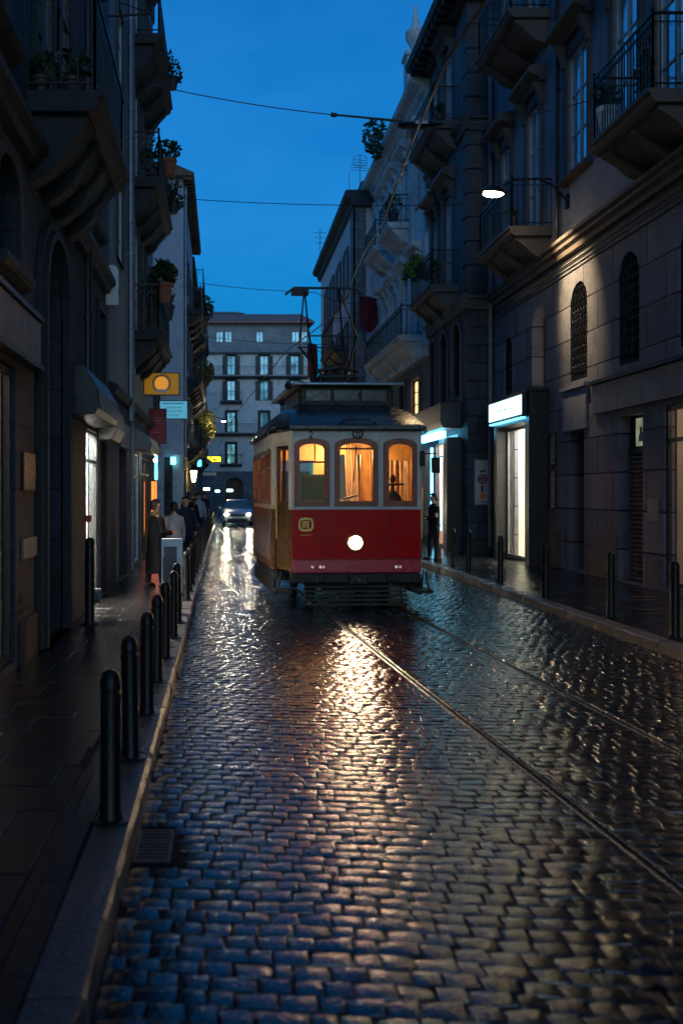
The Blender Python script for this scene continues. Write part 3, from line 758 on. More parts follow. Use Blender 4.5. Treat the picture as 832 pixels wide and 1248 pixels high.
for z in (5.35, 8.66, 11.76, 14.95): balcony(FL, 21.3, 25.3, z, .60, M['trim_dark'], B, corb=4, deep=.5, h=.98, step=.15)
drainpipe(FL, 20.1, 3.3, 19, B, M['pipe'], .06, -.12)
drainpipe(FL, 20.75, .2, 19, B, M['pipe'], .045)
MB().fbox(FL, 18.92, 20.38, .18, .24, .13, 2.68).fbox(FL, 19.62, 19.68, .16, .18, .13, 2.68).build('door', M['doorwood'], B)
glazing(FL, 21.32, 23.38, .24, 2.73, .02, B, M['frame_white'], (22.4,), 2.2)
room(FL, 21.32, 23.38, .24, 2.73, .1, 1.4, solid('teal_shop_wall', (.22, .42, .46), .6), B, [(21.6, 23, .4, .7)], emit('dim_teal_light', (.5, .85, 1), 1.5))
glazing(FL, 24.22, 26.88, .22, 2.73, .02, B, M['darkmetal'], (25.1, 26.0), 2.3)
room(FL, 24.22, 26.88, .22, 2.73, .1, 1.4, M['beigewall'], B, [(26.2, 26.8, .3, .7)], emit('cool_light_dim', (.5, .8, 1), 1.3))
for u0, u1, l, mt in ((18.7, 20.6, 'pale lintel board over the brown double door on the left', 'greymetal'), ):
    tag(MB().fbox(FL, u0, u1, -.06, -.002, 2.72, 3.2).build('lintel_board', M[mt], None, bevel=.01), l, 'sign')
cn3 = thing('shop_awning', 'grey rolled awning over the teal shop window on the left', 'awning', (-2, 22.4, 2.8))
MB().fprof(FL, [(-.002, 2.8), (-.42, 2.72), (-.48, 2.86), (-.40, 3.05), (-.15, 3.2), (-.002, 3.22)], 21.1, 23.9).build('hood', M['greymetal'], cn3, bevel=.012)
spot_b = emit('small_bulb', (1, .9, .75), 25)
MB().ball(FL(23.95, -.35, 2.62), .045, .045, .045, 8, 6).build('bulb', spot_b, cn3)
# orange lit strip
os_ = thing('orange_lit_column', 'narrow glowing orange panel at a shop doorway on the left', 'sign', (-1.9, 27.6, .4))
MB().fbox(FL, 27.3, 27.75, -.11, -.003, .35, 2.2).build('casing', M['darkmetal'], os_)
MB().fbox(FL, 27.33, 27.72, -.125, -.112, .4, 2.15).fbox(FL, 27.294, 27.298, -.10, -.01, .4, 2.15).build('lit_panel', emit('orange_light', (1, .20, .03), .6), os_)

# ---- signs projecting over the left pavement
def blade(label, px0, px1, y0, y1, d, m, cat='sign', name='projecting_sign', rim=M['darkmetal'], th=.05, group=None):
    x0, _, z1 = at(px0, y0, d); x1, _, z0 = at(px1, y1, d)
    t = thing(name, label, cat, ((x0 + x1) / 2, d, z0), group)
    F = Frame(0, d, (1, 0), (0, 1))
    MB().fbox(F, x0 + .012, x1 - .012, -th, th, z0 + .012, z1 - .012).build('panel', m, t)
    MB().fring(F, outline(x0, x1, z0, z1), outline(x0, x1, z0, z1, 0, .025), -th - .01, th + .01).build('rim', rim, t)
    MB().tube([(-2.0, d, z1 - .06), (x0, d, z1 - .06)], .015, 5).tube([(-2.0, d, z0 + .06), (x0, d, z0 + .06)], .015, 5).build('bracket', M['iron'], t)
    return t, F, x0, x1, z0, z1
yl = emit('backlit_yellow', (1, .46, .02), .045)
t, F, x0, x1, z0, z1 = blade('yellow projecting sign with a round coffee-cup emblem high over the left pavement', 175, 219, 454, 482, 24.7, yl)
cx, cz = (x0 + x1) / 2, (z0 + z1) / 2 + .01; circ = lambda r, n=24, sx=1: [(cx + r * sx * math.cos(math.tau * i / n), cz + r * math.sin(math.tau * i / n)) for i in range(n)]
MB().fring(F, circ(.235), circ(.19), -.064, -.052).build('emblem_ring', solid('pale_emblem', (.55, .45, .35), .5), t)
MB().fplate(F, circ(.17), -.062, -.052).build('emblem_disc', emit('orange_disc', (1, .42, .05), .16), t)
MB().fplate(F, [(cx - .17, cz - .12), (cx - .1, cz - .235), (cx + .1, cz - .235), (cx + .17, cz - .12), (cx + .12, cz - .15), (cx - .12, cz - .15)], -.075, -.063).build('emblem_cup', M['white_paint'], t)
t, F, x0, x1, z0, z1 = blade('pale blue lettered sign just below the yellow sign', 194, 229, 488, 511, 30, emit('backlit_pale_blue', (.10, .42, .62), .2))
mb = MB()
for r, (zz, w) in enumerate(((.47, .7), (.34, .5), (.24, .62), (.12, .34))):
    u = (x0 + x1) / 2 - w / 2 * (x1 - x0)
    while u < (x0 + x1) / 2 + w / 2 * (x1 - x0):
        l = random.uniform(.02, .06); h = .022 if r else .035; mb.fbox(F, u, u + l, -.063, -.052, z0 + zz, z0 + zz + h * random.uniform(.6, 1)); u += l + .014
mb.build('lettering', M['cloth_navy'], t)
t, F, x0, x1, z0, z1 = blade('dark red vertical sign hanging below the yellow sign', 181, 203, 498, 541, 26.5, solid('crimson_sign', (.30, .02, .05), .5))
MB().fring(F, outline(x0 + .14, x1 - .1, z0 + .55, z0 + .72), outline(x0 + .14, x1 - .1, z0 + .55, z0 + .72, 0, .012), -.064, -.052).fbox(F, x0 + .2, x0 + .34, -.064, -.052, z0 + .61, z0 + .65).fbox(F, x0 + .1, x0 + .36, -.064, -.052, z0 + .3, z0 + .315).build('lettering', solid('faded_red_letters', (.50, .20, .22), .5), t)
cy = emit('cyan_light', (.10, .80, 1), 1.2)
blade('tall cyan-lit strip sign, nearer of the pair on the left', 181.5, 186, 556, 580, 28.1, cy)
blade('tall cyan-lit strip sign, farther of the pair on the left', 187.5, 193, 555, 586, 30.5, cy)
blade('small cyan-lit box on the pale pier of the pink house', 207, 215.5, 556, 567, 39.6, emit('cyan_box', (.2, .85, 1), .9))
t, F, x0, x1, z0, z1 = blade('yellow dot-matrix display sign far down the left pavement', 251, 270, 556, 564, 56, M['darkmetal'])
mb = MB()
for i in range(15):
    for j in range(4):
        if random.random() < .75: u = x0 + .08 + i * .05; mb.fbox(F, u, u + .04, -.075, -.062, z0 + .07 + j * .07, z0 + .125 + j * .07)
mb.build('display', emit('yellow_led', (1, .85, .03), 1.4), t)
blade('pale blue-white hanging sign far down the left pavement', 247, 264, 575, 580, 58, M['white_paint'])
blade('small blue square lit sign far down the left pavement', 240, 246, 560, 569, 50, emit('blue_lit', (.05, .5, 1), 1.5))
blade('green-white lit shop sign far down the left pavement', 247.5, 256, 594, 598, 60, emit('greenwhite', (.7, 1, .75), 2.5))
blade('cyan-white lit strip sign near the end of the street', 262, 268, 597, 600, 72, emit('cyan_white', (.4, .95, 1), 4))
blade('greenish lit strip sign beneath the dark arch at the street end', 276, 284, 596, 599.5, 80, emit('mint_white', (.6, 1, .75), 4))
# lantern
ln = thing('lantern', 'glowing yellow lantern on a wall bracket far along the left', 'lantern', (-1.45, 45, 2.2))
x, y, z = at(236, 580, 45)
MB().lathe((x, y, z - .28), [(.06, 0), (.08, .02), (.17, .5), (.16, .52)], 6).build('lamp_glass', emit('lantern_glow', (1, .75, .25), 5), ln)
MB().lathe((x, y, z + .24), [(.2, 0), (.2, .03), (.06, .2), (.02, .28)], 6).build('cap', M['iron'], ln)
MB().tube([(-2.0, y, z + .6), (x, y, z + .62), (x, y, z + .5)], .02, 5).build('bracket', M['iron'], ln)
lt = bpy.data.lights.new('lantern_light', 'POINT'); lt.energy = 14; lt.color = (1, .7, .3); lt.shadow_soft_size = .15
lo = bpy.data.objects.new('lantern_light', lt); COL.objects.link(lo); lo.parent = ln; lo.location = (x + 1.45 + .3, -.1, z - 2.2)

# ---- L3: pink house standing forward beyond the side street
F3 = Frame(-1.62, 0, (0, 1), (-1, 0))
B = thing('pink_house', 'faded pink house with brown wooden eaves standing forward on the left', 'building', (-1.62, 46, 0))
u3 = [op(u, u + 1., z, z + 2.2, reveal=.08) for z in (3.9, 7.0, 10.1) for u in (41.5, 45, 48.5)]
g3 = [op(41, 43, .15, 2.9, 'shop', reveal=.15), op(44.5, 47, .15, 2.9, 'shop', reveal=.15), op(48.5, 50.5, .15, 2.9, 'shop', reveal=.15)]
mb = MB(); wall_zone(mb, F3, 40, 52, 0, 3.3, g3); mb.poly([F3(40, 0, 0), F3(40, 9, 0), F3(40, 9, 3.3), F3(40, 0, 3.3)]); mb.build('ground_floor_wall', M['brown_block'], B)
mb = MB(); wall_zone(mb, F3, 40, 52, 3.3, 14.6, u3); shell(F3, 40, 52, 14.6, 9, mb, 3.3); mb.build('upper_wall', M['pink_plaster'], B)
MB().box(-3.6, -2.55, 39.84, 39.99, 3.3, 5.9).build('stone_band', M['brown_block'], B)
for x0_, x1_ in ((-2.75, -2.40), (-2.05, -1.62)):
    MB().box(x0_, x1_, 39.8, 39.99, .1, 3.4).build('pier', M['r4_plaster'], B)
for o_ in u3: window(F3, o_, B, M['frame_white'], M['pane_sky'], M['trim_cream'], shutters=True, surround=.1)
for z in (3.9, 7.0, 10.1): balcony(F3, 44.3, 50.2, z, .6, M['trim_dark'], B, corb=4, deep=.4, step=.22)
for k_, o_ in enumerate(g3):
    glazing(F3, o_['u0'] + .02, o_['u1'] - .02, .17, 2.88, .05, B, M['darkmetal'])
    room(F3, o_['u0'] + .02, o_['u1'] - .02, .17, 2.88, .15, 1.3, M['whitewall'], B, [(o_['u0'] + .3, o_['u1'] - .3, .3, .7)], emit('far_shop_light', ((1, .55, .2), (.5, .85, 1), (1, .8, .5))[k_], 1.6))
mb = MB().fprof(F3, [(.3, 14.6), (-.45, 14.6), (-.45, 14.72), (.3, 15.05), (9, 16.2), (9, 14.6)], 39.5, 52.3); mb.build('roof', M['wood_eave'], B)
for i in range(30): MB().fbox(F3, 39.6 + i * .43, 39.72 + i * .43, -.42, .0, 14.47, 14.599).build('rafter', M['wood_eave'], B)
drainpipe(F3, 40.3, 3.3, 14.4, B, M['pipe'], .06)

# ---- L4: long dark terrace to the end of the street
B = thing('terrace_house', 'long dark balconied terrace receding to the far left end of the street', 'building', (-2.0, 70, 0))
u4 = [op(u, u + 1., z, z + 2.2, reveal=.08) for z in (4.2, 7.4, 10.6) for u in range(54, 92, 4)]
g4 = [op(u, u + 2.2, .15, 2.9, 'shop', reveal=.15) for u in (54, 59, 64, 70, 78)]
mb = MB(); wall_zone(mb, FL, 52, 93, 0, 3.5, g4); wall_zone(mb, FL, 52, 93, 3.5, 14.6, u4); shell(FL, 52.002, 93, 14.6, 9, mb); mb.build('wall', M['brown_block'], B)
MB().fbox(FL, 52.3, 93, .01, 9, 14.55, 14.7).build('roof', M['lead'], B)
cornice(FL, 52.4, 93, 14.4, M['trim_dark'], B)
for o_ in u4: window(FL, o_, B, M['frame_white'], M['pane_sky'], None, shutters=True)
for z in (4.15, 7.35, 10.55, 12.9):
    for a, b in ((53.2, 58), (60.5, 67), (70, 78)): balcony(FL, a, b, z, .9 if a < 60 else .8, M['trim_dark'], B, corb=3, deep=.5, step=.3)
for k_, o_ in enumerate(g4):
    glazing(FL, o_['u0'] + .02, o_['u1'] - .02, .17, 2.88, .05, B, M['darkmetal'])
    room(FL, o_['u0'] + .02, o_['u1'] - .02, .17, 2.88, .15, 1.3, M['whitewall'], B, [(o_['u0'] + .3, o_['u1'] - .3, .3, .7)], emit('far_shop_light', ((.5, .85, 1), (1, .75, .45), (.9, .6, .9), (1, .8, .5), (.6, .9, 1))[k_], 2.6))

# ---- things on the left balconies
potplant('straggly dark plant behind the railing of the big near-left balcony', FL(10.35, -.42, 5.93), .13, .22, .22, .18, 60, 'leaf', 'potdark')
potplant('low trailing plant at the inner corner of the big near-left balcony', FL(10.2, -.12, 5.93), .10, .18, .14, .14, 40, 'leaf', 'potdark')
zt = {0: 5.35, 1: 8.66, 2: 11.76}
potplant('red pot with spiky fern on the lowest grey-house balcony', FL(21.6, -.70, 6.0), .20, .42, .30, .30, 150, 'leaf', 'terracotta', s=.2)
potplant('round dark bush in a pot on the lowest grey-house balcony', FL(22.4, -.42, 5.35), .16, .9, .34, .28, 170, 'leaf', 'potdark')
potplant('leafy pot hanging outside the middle grey-house balcony', FL(22.1, -.78, 8.95), .17, .36, .28, .25, 120, 'leaf', 'terracotta')
potplant('tall bushy plant on the corner of the middle grey-house balcony', FL(23.3, -.35, 8.66), .15, .8, .34, .42, 180, 'leaf', 'potdark')
potplant('trailing plant over the far corner of the middle grey-house balcony', FL(24.9, -.74, 8.9), .16, .3, .3, .4, 160, 'leaf', 'potdark', droop=.3)
potplant('dark drooping plant under the rail of the top grey-house balcony', FL(24.8, -.72, 12.0), .16, .3, .25, .4, 120, 'leaf', 'potdark', droop=.3)
potplant('dark pot on the wall bracket below the middle grey-house balcony', FL(25.6, -.52, 7.1), .22, .55, .16, .14, 50, 'leaf', 'potdark')
potplant('small plant pot on the wall bracket above the lowest grey-house balcony', FL(26.6, -.50, 6.5), .18, .4, .2, .3, 90, 'leaf', 'potdark')
for i, (pu, pz, lf, l) in enumerate(((53.6, 11.2, 'leaf', 'plant pot on a high far-left balcony rail'), (57, 8.2, 'leafy', 'lamp-lit trailing plant on a far-left balcony'), (62, 5.1, 'leafy', 'bush in lamp-tinted leaf colour above the display sign on the far left'), (65, 6.0, 'leafy', 'plant in lamp-tinted leaf colour beside the far street lamp'))):
    potplant(l, FL(pu, -.95, pz - .2), .2, .35, .55, .7, 220, lf, 'terracotta', s=.28)
# far street lamp, left
def wall_lamp(label, x, y, z, wx, name='street_lamp', r=.11, e=60, watt=25, col=(1, .8, .5)):
    t = thing(name, label, 'street lamp', (wx, y, z), None)
    MB().tube([(wx, y, z + .1), ((wx * .5 + x * .5), y, z + .35), (x, y, z + .12)], .025, 6).build('bracket', M['iron'], t)
    MB().lathe((x, y, z), [(r * .3, .16), (r, .06), (r * 1.1, 0), (r, 0)], 12).build('lamp_housing', M['darkmetal'], t)
    MB().ball((x, y, z - .01), r * .9, r * .9, r * .45, 12, 6).build('lens', emit('lamp_lens', col, e), t)
    l_ = bpy.data.lights.new('street_lamp_light', 'POINT'); l_.energy = watt; l_.color = col; l_.shadow_soft_size = r
    o = bpy.data.objects.new('street_lamp_light', l_); COL.objects.link(o); o.parent = t; o.location = (x - wx, 0, -.2)
    return t
wall_lamp('small bright lamp on a bracket near the far end of the street', *at(272.5, 513, 62), -2.0, r=.13, e=30, watt=60)

# ================================================================== RIGHT SIDE
FR = Frame(7.6, 0, (0, 1), (1, 0))
B = thing('palazzo', 'mauve-brown ashlar palazzo with arched grille windows filling the right foreground', 'building', (7.6, 20, 0))
gR = [op(13.6, 17.0, .2, 3.32, 'shop', reveal=.2), op(17.85, 18.95, .14, 3.28, 'roll', reveal=.3), op(20.75, 21.65, .14, 3.15, 'door', reveal=.55),
      op(23.3, 25.7, .16, 3.5, 'shop', reveal=.1), op(9.5, 12.8, .2, 3.32, 'shop', reveal=.2)]
aR = [op(c - .5, c + .5, 4.25, 6.35, 'arch', rise=.5, reveal=.38) for c in (8.2, 10.8, 13.4, 15.95, 18.5, 21.07, 23.75)] + [op(25.95, 26.65, 4.1, 6.0, 'arch', rise=.35, reveal=.3)]
wR = [op(16.0, 17.25, 8.15, 11.3), op(18.0, 19.2, 8.75, 11.5), op(20.5, 21.7, 8.75, 11.4), op(23.5, 24.6, 8.15, 11.25), op(26.0, 26.9, 8.75, 11.1), op(13.2, 14.4, 8.75, 11.5),
      op(16.0, 17.2, 13.6, 16.2), op(20.5, 21.7, 13.4, 16.2), op(23.5, 24.6, 13.1, 16.0), op(26.0, 26.9, 13.5, 15.8)]
for o_ in wR: o_['reveal'] = .11
mb = MB(); wall_zone(mb, FR, -8, 27.8, 0, 7.05, gR + aR); mb.build('ground_floor_wall', M['r1_block'], B)
mb = MB(); wall_zone(mb, FR, -8, 27.8, 7.05, 18.6, wR); shell(FR, -8, 27.8, 18.6, 9, mb); mb.build('upper_wall', M['r1_plaster'], B)
MB().fbox(FR, -8, 27.8, .01, 9, 18.55, 18.7).build('roof', M['lead'], B)
MB().fprof(FR, [(.01, 7.02), (-.10, 7.04), (-.12, 7.14), (-.20, 7.20), (-.20, 7.27), (-.27, 7.32), (-.27, 7.40), (.01, 7.5)], -8, 27.78).build('string_course', M['trim_brown'], B)
mb = MB()
for k in range(3):
    pts = [FR(8 + i * 1.2, -.06 - .02 * k, 6.9 - .07 * k + random.uniform(-.015, .015)) for i in range(17)]; mb.tube(pts, .018, 5)
mb.build('facade_cable', M['wire'], B)
for i, o_ in enumerate(aR):
    w = window(FR, o_, B, M['frame_dark'], M['pane_dark'] if i != 6 else emit('dim_lit_pane', (1, .9, .75), .16), None, bars=1)
    if i != 6: grille(FR, o_, w, M['iron'], 6, .2)
for i, o_ in enumerate(wR):
    dr_ = o_['z0'] < 8.3 or 13 < o_['z0'] < 13.2
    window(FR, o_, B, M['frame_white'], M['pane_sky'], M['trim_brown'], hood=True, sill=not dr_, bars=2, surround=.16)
balcony(FR, 15.25, 17.65, 8.08, .95, M['trim_brown'], B, h=1.18, corb=3, deep=.45, step=.115)
balcony(FR, 22.8, 25.6, 8.0, .92, M['trim_brown'], B, h=1.1, corb=3, deep=.5, step=.12)
balcony(FR, 22.9, 25.7, 13.1, .92, M['trim_brown'], B, h=1.1, corb=3, deep=.5, step=.12)
drainpipe(FR, 27.62, .3, 18, B, M['pipe'], .06, -.12)
drainpipe(FR, 22.15, 7.5, 18, B, M['pipe_dark'], .045)
# near right shop, dim warm
glazing(FR, 13.62, 16.98, .22, 3.3, .04, B, M['darkmetal'], (15.3,), 2.72, .07)
room(FR, 13.62, 16.98, .22, 3.3, .2, 1.8, M['beigewall'], B, [(14, 16.8, .6, 1.0)], E_dimwarm)
glazing(FR, 9.52, 12.78, .22, 3.3, .04, B, M['darkmetal'], (11.1,), 2.72, .07)
room(FR, 9.52, 12.78, .22, 3.3, .2, 1.8, M['beigewall'], B, [(10, 12.5, .6, 1.0)], E_dimwarm)
fs = thing('shop_fascia', 'long blank grey-blue fascia band above the rolled shutter on the right', 'sign', (7.5, 17, 3.4))
MB().fbox(FR, 9.3, 20.1, -.09, -.004, 3.42, 4.0).build('panel', M['greymetal'], fs, bevel=.01)
MB().fbox(FR, 9.28, 20.14, -.16, -.006, 4.01, 4.08).build('edge_trim', M['darkmetal'], fs)
# rolled shutter with small window above
mb = MB(); a, b = 17.87, 18.93
for i in range(27):
    z = .16 + i * .088
    mb.fprof(FR, [(.24, z), (.205, z + .02), (.20, z + .045), (.205, z + .07), (.24, z + .085)], a, b)
rs = mb.build('rolling_shutter', M['rollshut'], B); MB().fbox(FR, 18.3, 18.5, .16, .2, .3, .36).build('handle', M['iron'], rs)
MB().fbox(FR, a, b, .18, .28, 2.56, 2.66).fbox(FR, a, b, .22, .3, 2.66, 3.27).build('lintel', M['darkmetal'], B)
mb = MB().fbox(FR, 17.98, 18.55, .17, .216, 2.70, 3.22).build('transom_window', emit('dim_green_glow', (.75, .8, .5), .10, .6), B)
F_ = FR
MB().fplate(FR, [(18.2, 2.78), (18.4, 2.78), (18.38, 2.9), (18.34, 2.95), (18.35, 3.02), (18.31, 3.06), (18.26, 3.04), (18.25, 2.96), (18.2, 2.9)], .155, .168).build('figurine', solid('pale_figurine', (.5, .48, .4), .5), mb)
tag(MB().fbox(FR, 17.18, 17.62, -.02, -.002, 1.32, 1.72).build('wall_plaque', M['greymetal'], None), 'pale square plate on the pier right of the rolled shutter', 'plaque')
# door: dark recess with board
MB().fbox(FR, 20.76, 21.64, .48, .54, .14, 3.14).fbox(FR, 20.86, 21.14, .46, .48, .3, 1.3).fbox(FR, 21.24, 21.54, .46, .48, .3, 1.3).fbox(FR, 20.86, 21.54, .46, .48, 1.5, 2.9).build('door', M['door'], B)
MB().fbox(FR, 20.5, 21.9, -.06, -.002, 3.18, 4.05).fbox(FR, 20.45, 21.95, -.12, -.006, 4.06, 4.14).build('door_panel', M['r1_plaster'], B)
for a_, b_ in ((19.0, 20.4), (22.0, 22.9)): MB().fbox(FR, a_, b_, -.05, -.002, .13, 1.0).build('plinth', M['trim_brown'], B)
for k_, (z0, z1, l) in enumerate(((2.45, 3.2, 'upper framed notice on the wall between the lit shop and dark door'), (1.45, 2.36, 'lower tall framed notice on the wall between the lit shop and dark door'))):
    t = thing('notice_board', l, 'notice board', FR(22.6, 0, z0))
    MB().fring(FR, outline(22.42, 22.82, z0, z1), outline(22.42, 22.82, z0, z1, 0, .035), -.05, -.002).build('frame', M['darkmetal'], t)
    MB().fbox(FR, 22.45, 22.79, -.02, -.003, z0 + .03, z1 - .03).build('sheet', solid('notice_paper', (.42, .45, .55) if k_ else (.45, .43, .42), .5, 0, .3, 8), t)
    mb = MB(); z = z1 - .1
    while z > z0 + .08:
        u = 22.49
        while u < 22.72: l2 = random.uniform(.02, .08); mb.fbox(FR, u, min(u + l2, 22.75), -.026, -.021, z, z + .014); u += l2 + .02
        z -= .055 if random.random() < .8 else .12
    mb.build('writing', M['cloth_navy'], t)
# lit shop: projecting portal box, light sign, interior
mb = MB(); P = -.47
mb.fbox(FR, 22.98, 23.28, P, -.002, .13, 4.2)
mb.fbox(FR, 25.72, 25.95, P, -.002, .13, 4.2)
mb.fbox(FR, 23.28, 25.72, P, -.002, 3.52, 4.2)
mb.fbox(FR, 22.94, 25.98, P - .03, -.004, 4.203, 4.28)
mb.build('shop_portal', M['darkmetal'], B, bevel=.01)
ls = thing('light_sign', 'bright white-cyan lightbox sign above the lit shop on the right', 'sign', (7.1, 24.4, 3.7))
MB().fbox(FR, 23.05, 25.9, P - .14, P - .035, 3.62, 4.18).build('casing', M['darkmetal'], ls)
MB().fbox(FR, 23.09, 25.86, P - .156, P - .142, 3.68, 4.13).build('lit_panel', emit('cyan_white_lightbox', (.42, .85, 1), 1.1), ls)
MB().fbox(FR, 23.1, 25.85, P - .15, P - .04, 3.585, 3.615).build('lower_light', emit('cyan_edge', (.1, .6, 1), 1.3), ls)
mb = MB(); u = 23.6
while u < 25.2: l2 = random.uniform(.04, .12); mb.fbox(FR, u, u + l2, P - .162, P - .157, 3.86 + random.uniform(0, .03), 3.875 + random.uniform(0.01, .05)); u += l2 + .05
mb.build('lettering', solid('faint_teal_letters', (.2, .5, .55), .5), ls)
glazing(FR, 23.3, 25.7, .18, 3.48, -.2, B, M['greymetal'], (24.15,), None, .07)
MB().fbox(FR, 23.35, 24.12, -.17, -.15, .22, .55).build('kick_panel', M['greymetal'], B)
room(FR, 23.32, 25.68, .18, 3.48, -.12, 2.2, M['whitewall'], B, [(23.5, 25.5, .15, .45), (23.5, 25.5, 1.0, 1.3)], emit('shop_tube_light', (1, .95, .78), 15))
hk = thing('bottle_display', 'tall pale bottle-shaped display standing inside the lit shop', 'display', FR(23.85, .35, .18))
MB().lathe(FR(23.85, .35, .18), [(.22, 0), (.22, .75), (.20, .78)], 16).build('plinth', M['whitewall'], hk)
MB().lathe(FR(23.85, .35, .96), [(.09, 0), (.1, .3), (.04, .42), (.03, .6)], 14).build('bottle', M['pipe'], hk, smooth=True)
# ---- R2: tall blue-grey house standing forward
FB = Frame(6.9, 0, (0, 1), (1, 0))
B = thing('corner_house', 'tall blue-grey house with rusticated corner and deep eaves right of the tram', 'building', (6.9, 30, 0))
g = [op(29.0, 32.1, .15, 3.6, 'shop', reveal=.1)]
ar = [op(28.6, 29.5, 4.6, 6.8, rise=.45), op(30.3, 31.2, 4.6, 6.8, rise=.45), op(32.0, 32.7, 4.6, 6.8, rise=.35)]
w2 = [op(29.6, 30.6, 8.0, 10.9), op(31.6, 32.4, 8.8, 10.8), op(29.6, 30.6, 12.75, 15.2), op(31.6, 32.4, 13.3, 15.2)]
for o_ in w2: o_['reveal'] = .11
mb = MB(); wall_zone(mb, FB, 27.8, 33, 0, 7.3, g + ar)
mb.poly([FB(27.8, 0, 0), FB(27.8, 2, 0), FB(27.8, 2, 7.3), FB(27.8, 0, 7.3)]); mb.build('ground_floor_wall', M['r2_block'], B)
mb = MB(); wall_zone(mb, FB, 27.8, 33, 7.3, 16.0, w2); mb.poly([FB(33, 0, 0), FB(33, 9, 0), FB(33, 9, 16), FB(33, 0, 16)]); mb.build('upper_wall', M['r2_plaster'], B)
MB().poly([FB(27.8, 0, 7.3), FB(27.8, 9, 7.3), FB(27.8, 9, 16), FB(27.8, 0, 16)]).poly([FB(27.8, 9, 0), FB(33, 9, 0), FB(33, 9, 16), FB(27.8, 9, 16)]).build('side_wall', M['r2_block'], B)
mb = MB()
for i in range(12): z = 7.6 + i * .68; mb.fbox(FB, 27.76, 28.35 if i % 2 else 28.2, -.05, .4, z, z + .64)
mb.build('quoins', M['trim_grey'], B, bevel=.02)
for z in (7.3, 12.35):
    pr = [(.01, z - .3), (-.10, z - .28), (-.12, z - .1), (-.22, z), (-.22, z + .08), (.01, z + .16)]
    MB().fprof(FB, pr, 27.6, 33).fbox(FB, 27.58, 27.80, -.2, 1.1, z, z + .08).fbox(FB, 27.68, 27.80, -.1, 1.1, z - .3, z - .003).build('string_course', M['trim_grey'], B)
for o_ in ar: grille(FB, o_, window(FB, o_, B, M['frame_dark'], M['pane_dark'], M['trim_grey'], bars=1), M['iron'], 5, .22, False)
for o_ in w2: window(FB, o_, B, M['frame_white'], M['pane_sky'], M['trim_grey'], hood=o_['z0'] < 13, sill=False, bars=2)
balcony(FB, 28.9, 32.0, 7.95, .78, M['trim_grey'], B, corb=3, deep=.5, step=.14)
balcony(FB, 28.9, 32.0, 12.75, .78, M['trim_grey'], B, corb=3, deep=.5, step=.14)
mb = MB().fprof(FB, [(.3, 15.7), (-.25, 15.75), (-.3, 15.9), (-.72, 16.0), (-.78, 16.2), (-.7, 16.3), (3, 16.9), (9, 16.9), (9, 15.9)], 27.4, 33.2); mb.build('roof', M['trim_dark'], B)
for i in range(12): MB().fbox(FB, 27.6 + i * .47, 27.74 + i * .47, -.66, 0, 15.78, 15.96).build('eave_bracket', M['trim_dark'], B)
for a_, b_ in ((28.55, 28.95), (32.15, 32.5)): MB().fbox(FB, a_, b_, -.42, -.002, .13, 3.45).build('shop_pier', M['darkmetal'], B)
cn = thing('shop_canopy', 'dark rounded canopy box over the cyan-lit shop right of the tram', 'canopy', (6.7, 30, 3.5))
MB().fprof(FB, [(-.003, 3.7), (-.55, 3.72), (-.62, 3.9), (-.6, 4.45), (-.003, 4.5)], 28.5, 32.6).build('hood', M['darkmetal'], cn, bevel=.02)
MB().fbox(FB, 29.0, 32.1, -.55, -.35, 3.46, 3.66).build('light_strip', emit('cyan_strip', (.14, .66, 1), 2.6), cn)
glazing(FB, 29.02, 32.08, .17, 3.42, .02, B, M['greymetal'], (29.8, 31.0), 3.0)
room(FB, 29.02, 32.08, .17, 3.42, .1, 1.8, solid('pinkish_shop_wall', (.62, .5, .5), .6), B, [(29.4, 31.8, .4, .8)], emit('warm_shop_light', (1, .75, .45), 14))
MB().fbox(FB, 29.85, 30.95, .15, .2, .2, 3.0).build('poster_panel', solid('mauve_panel', (.45, .38, .42), .6), B)
tb = emit('cyan_tube', (.15, .7, 1), 3)
MB().tube([FB(32.12, -.1, .6), FB(32.12, -.1, 3.3)], .035, 6).build('light_tube', tb, B)
# poster on the near face
t = thing('poster', 'white poster with a round red emblem and orange disc beside the lit shop', 'poster', (7.3, 27.7, 1.5))
FP = Frame(0, 27.74, (1, 0), (0, 1))
MB().fbox(FP, 7.07, 7.56, -.03, .0, 1.50, 2.76).build('panel', solid('poster_board', (.50, .47, .46), .5, 0, .15, 4), t)
MB().fring(FP, outline(7.05, 7.58, 1.48, 2.78), outline(7.05, 7.58, 1.48, 2.78, 0, .03), -.045, .002).build('frame', M['greymetal'], t)
def disc(cx, cz, r, n=20): return [(cx + r * math.cos(math.tau * i / n), cz + r * math.sin(math.tau * i / n)) for i in range(n)]
MB().fring(FP, disc(7.29, 2.22, .145), disc(7.29, 2.22, .105), -.038, -.031).fbox(FP, 7.21, 7.37, -.038, -.031, 2.2, 2.25).build('emblem_ring', solid('red_ink', (.35, .05, .06), .5), t)
MB().fplate(FP, disc(7.29, 2.22, .10), -.036, -.031).build('emblem_disc', solid('grey_ink', (.25, .2, .28), .5), t)
MB().fplate(FP, disc(7.29, 1.74, .085), -.036, -.031).build('orange_disc', solid('orange_ink', (.75, .25, .05), .5), t)
MB().fbox(FP, 7.26, 7.31, -.036, -.031, 1.86, 2.04).fbox(FP, 7.22, 7.28, -.036, -.031, 2.4, 2.46).fbox(FP, 7.3, 7.36, -.036, -.031, 2.42, 2.48).fbox(FP, 7.12, 7.46, -.036, -.031, 1.57, 1.585).build('lettering', M['cloth_navy'], t)
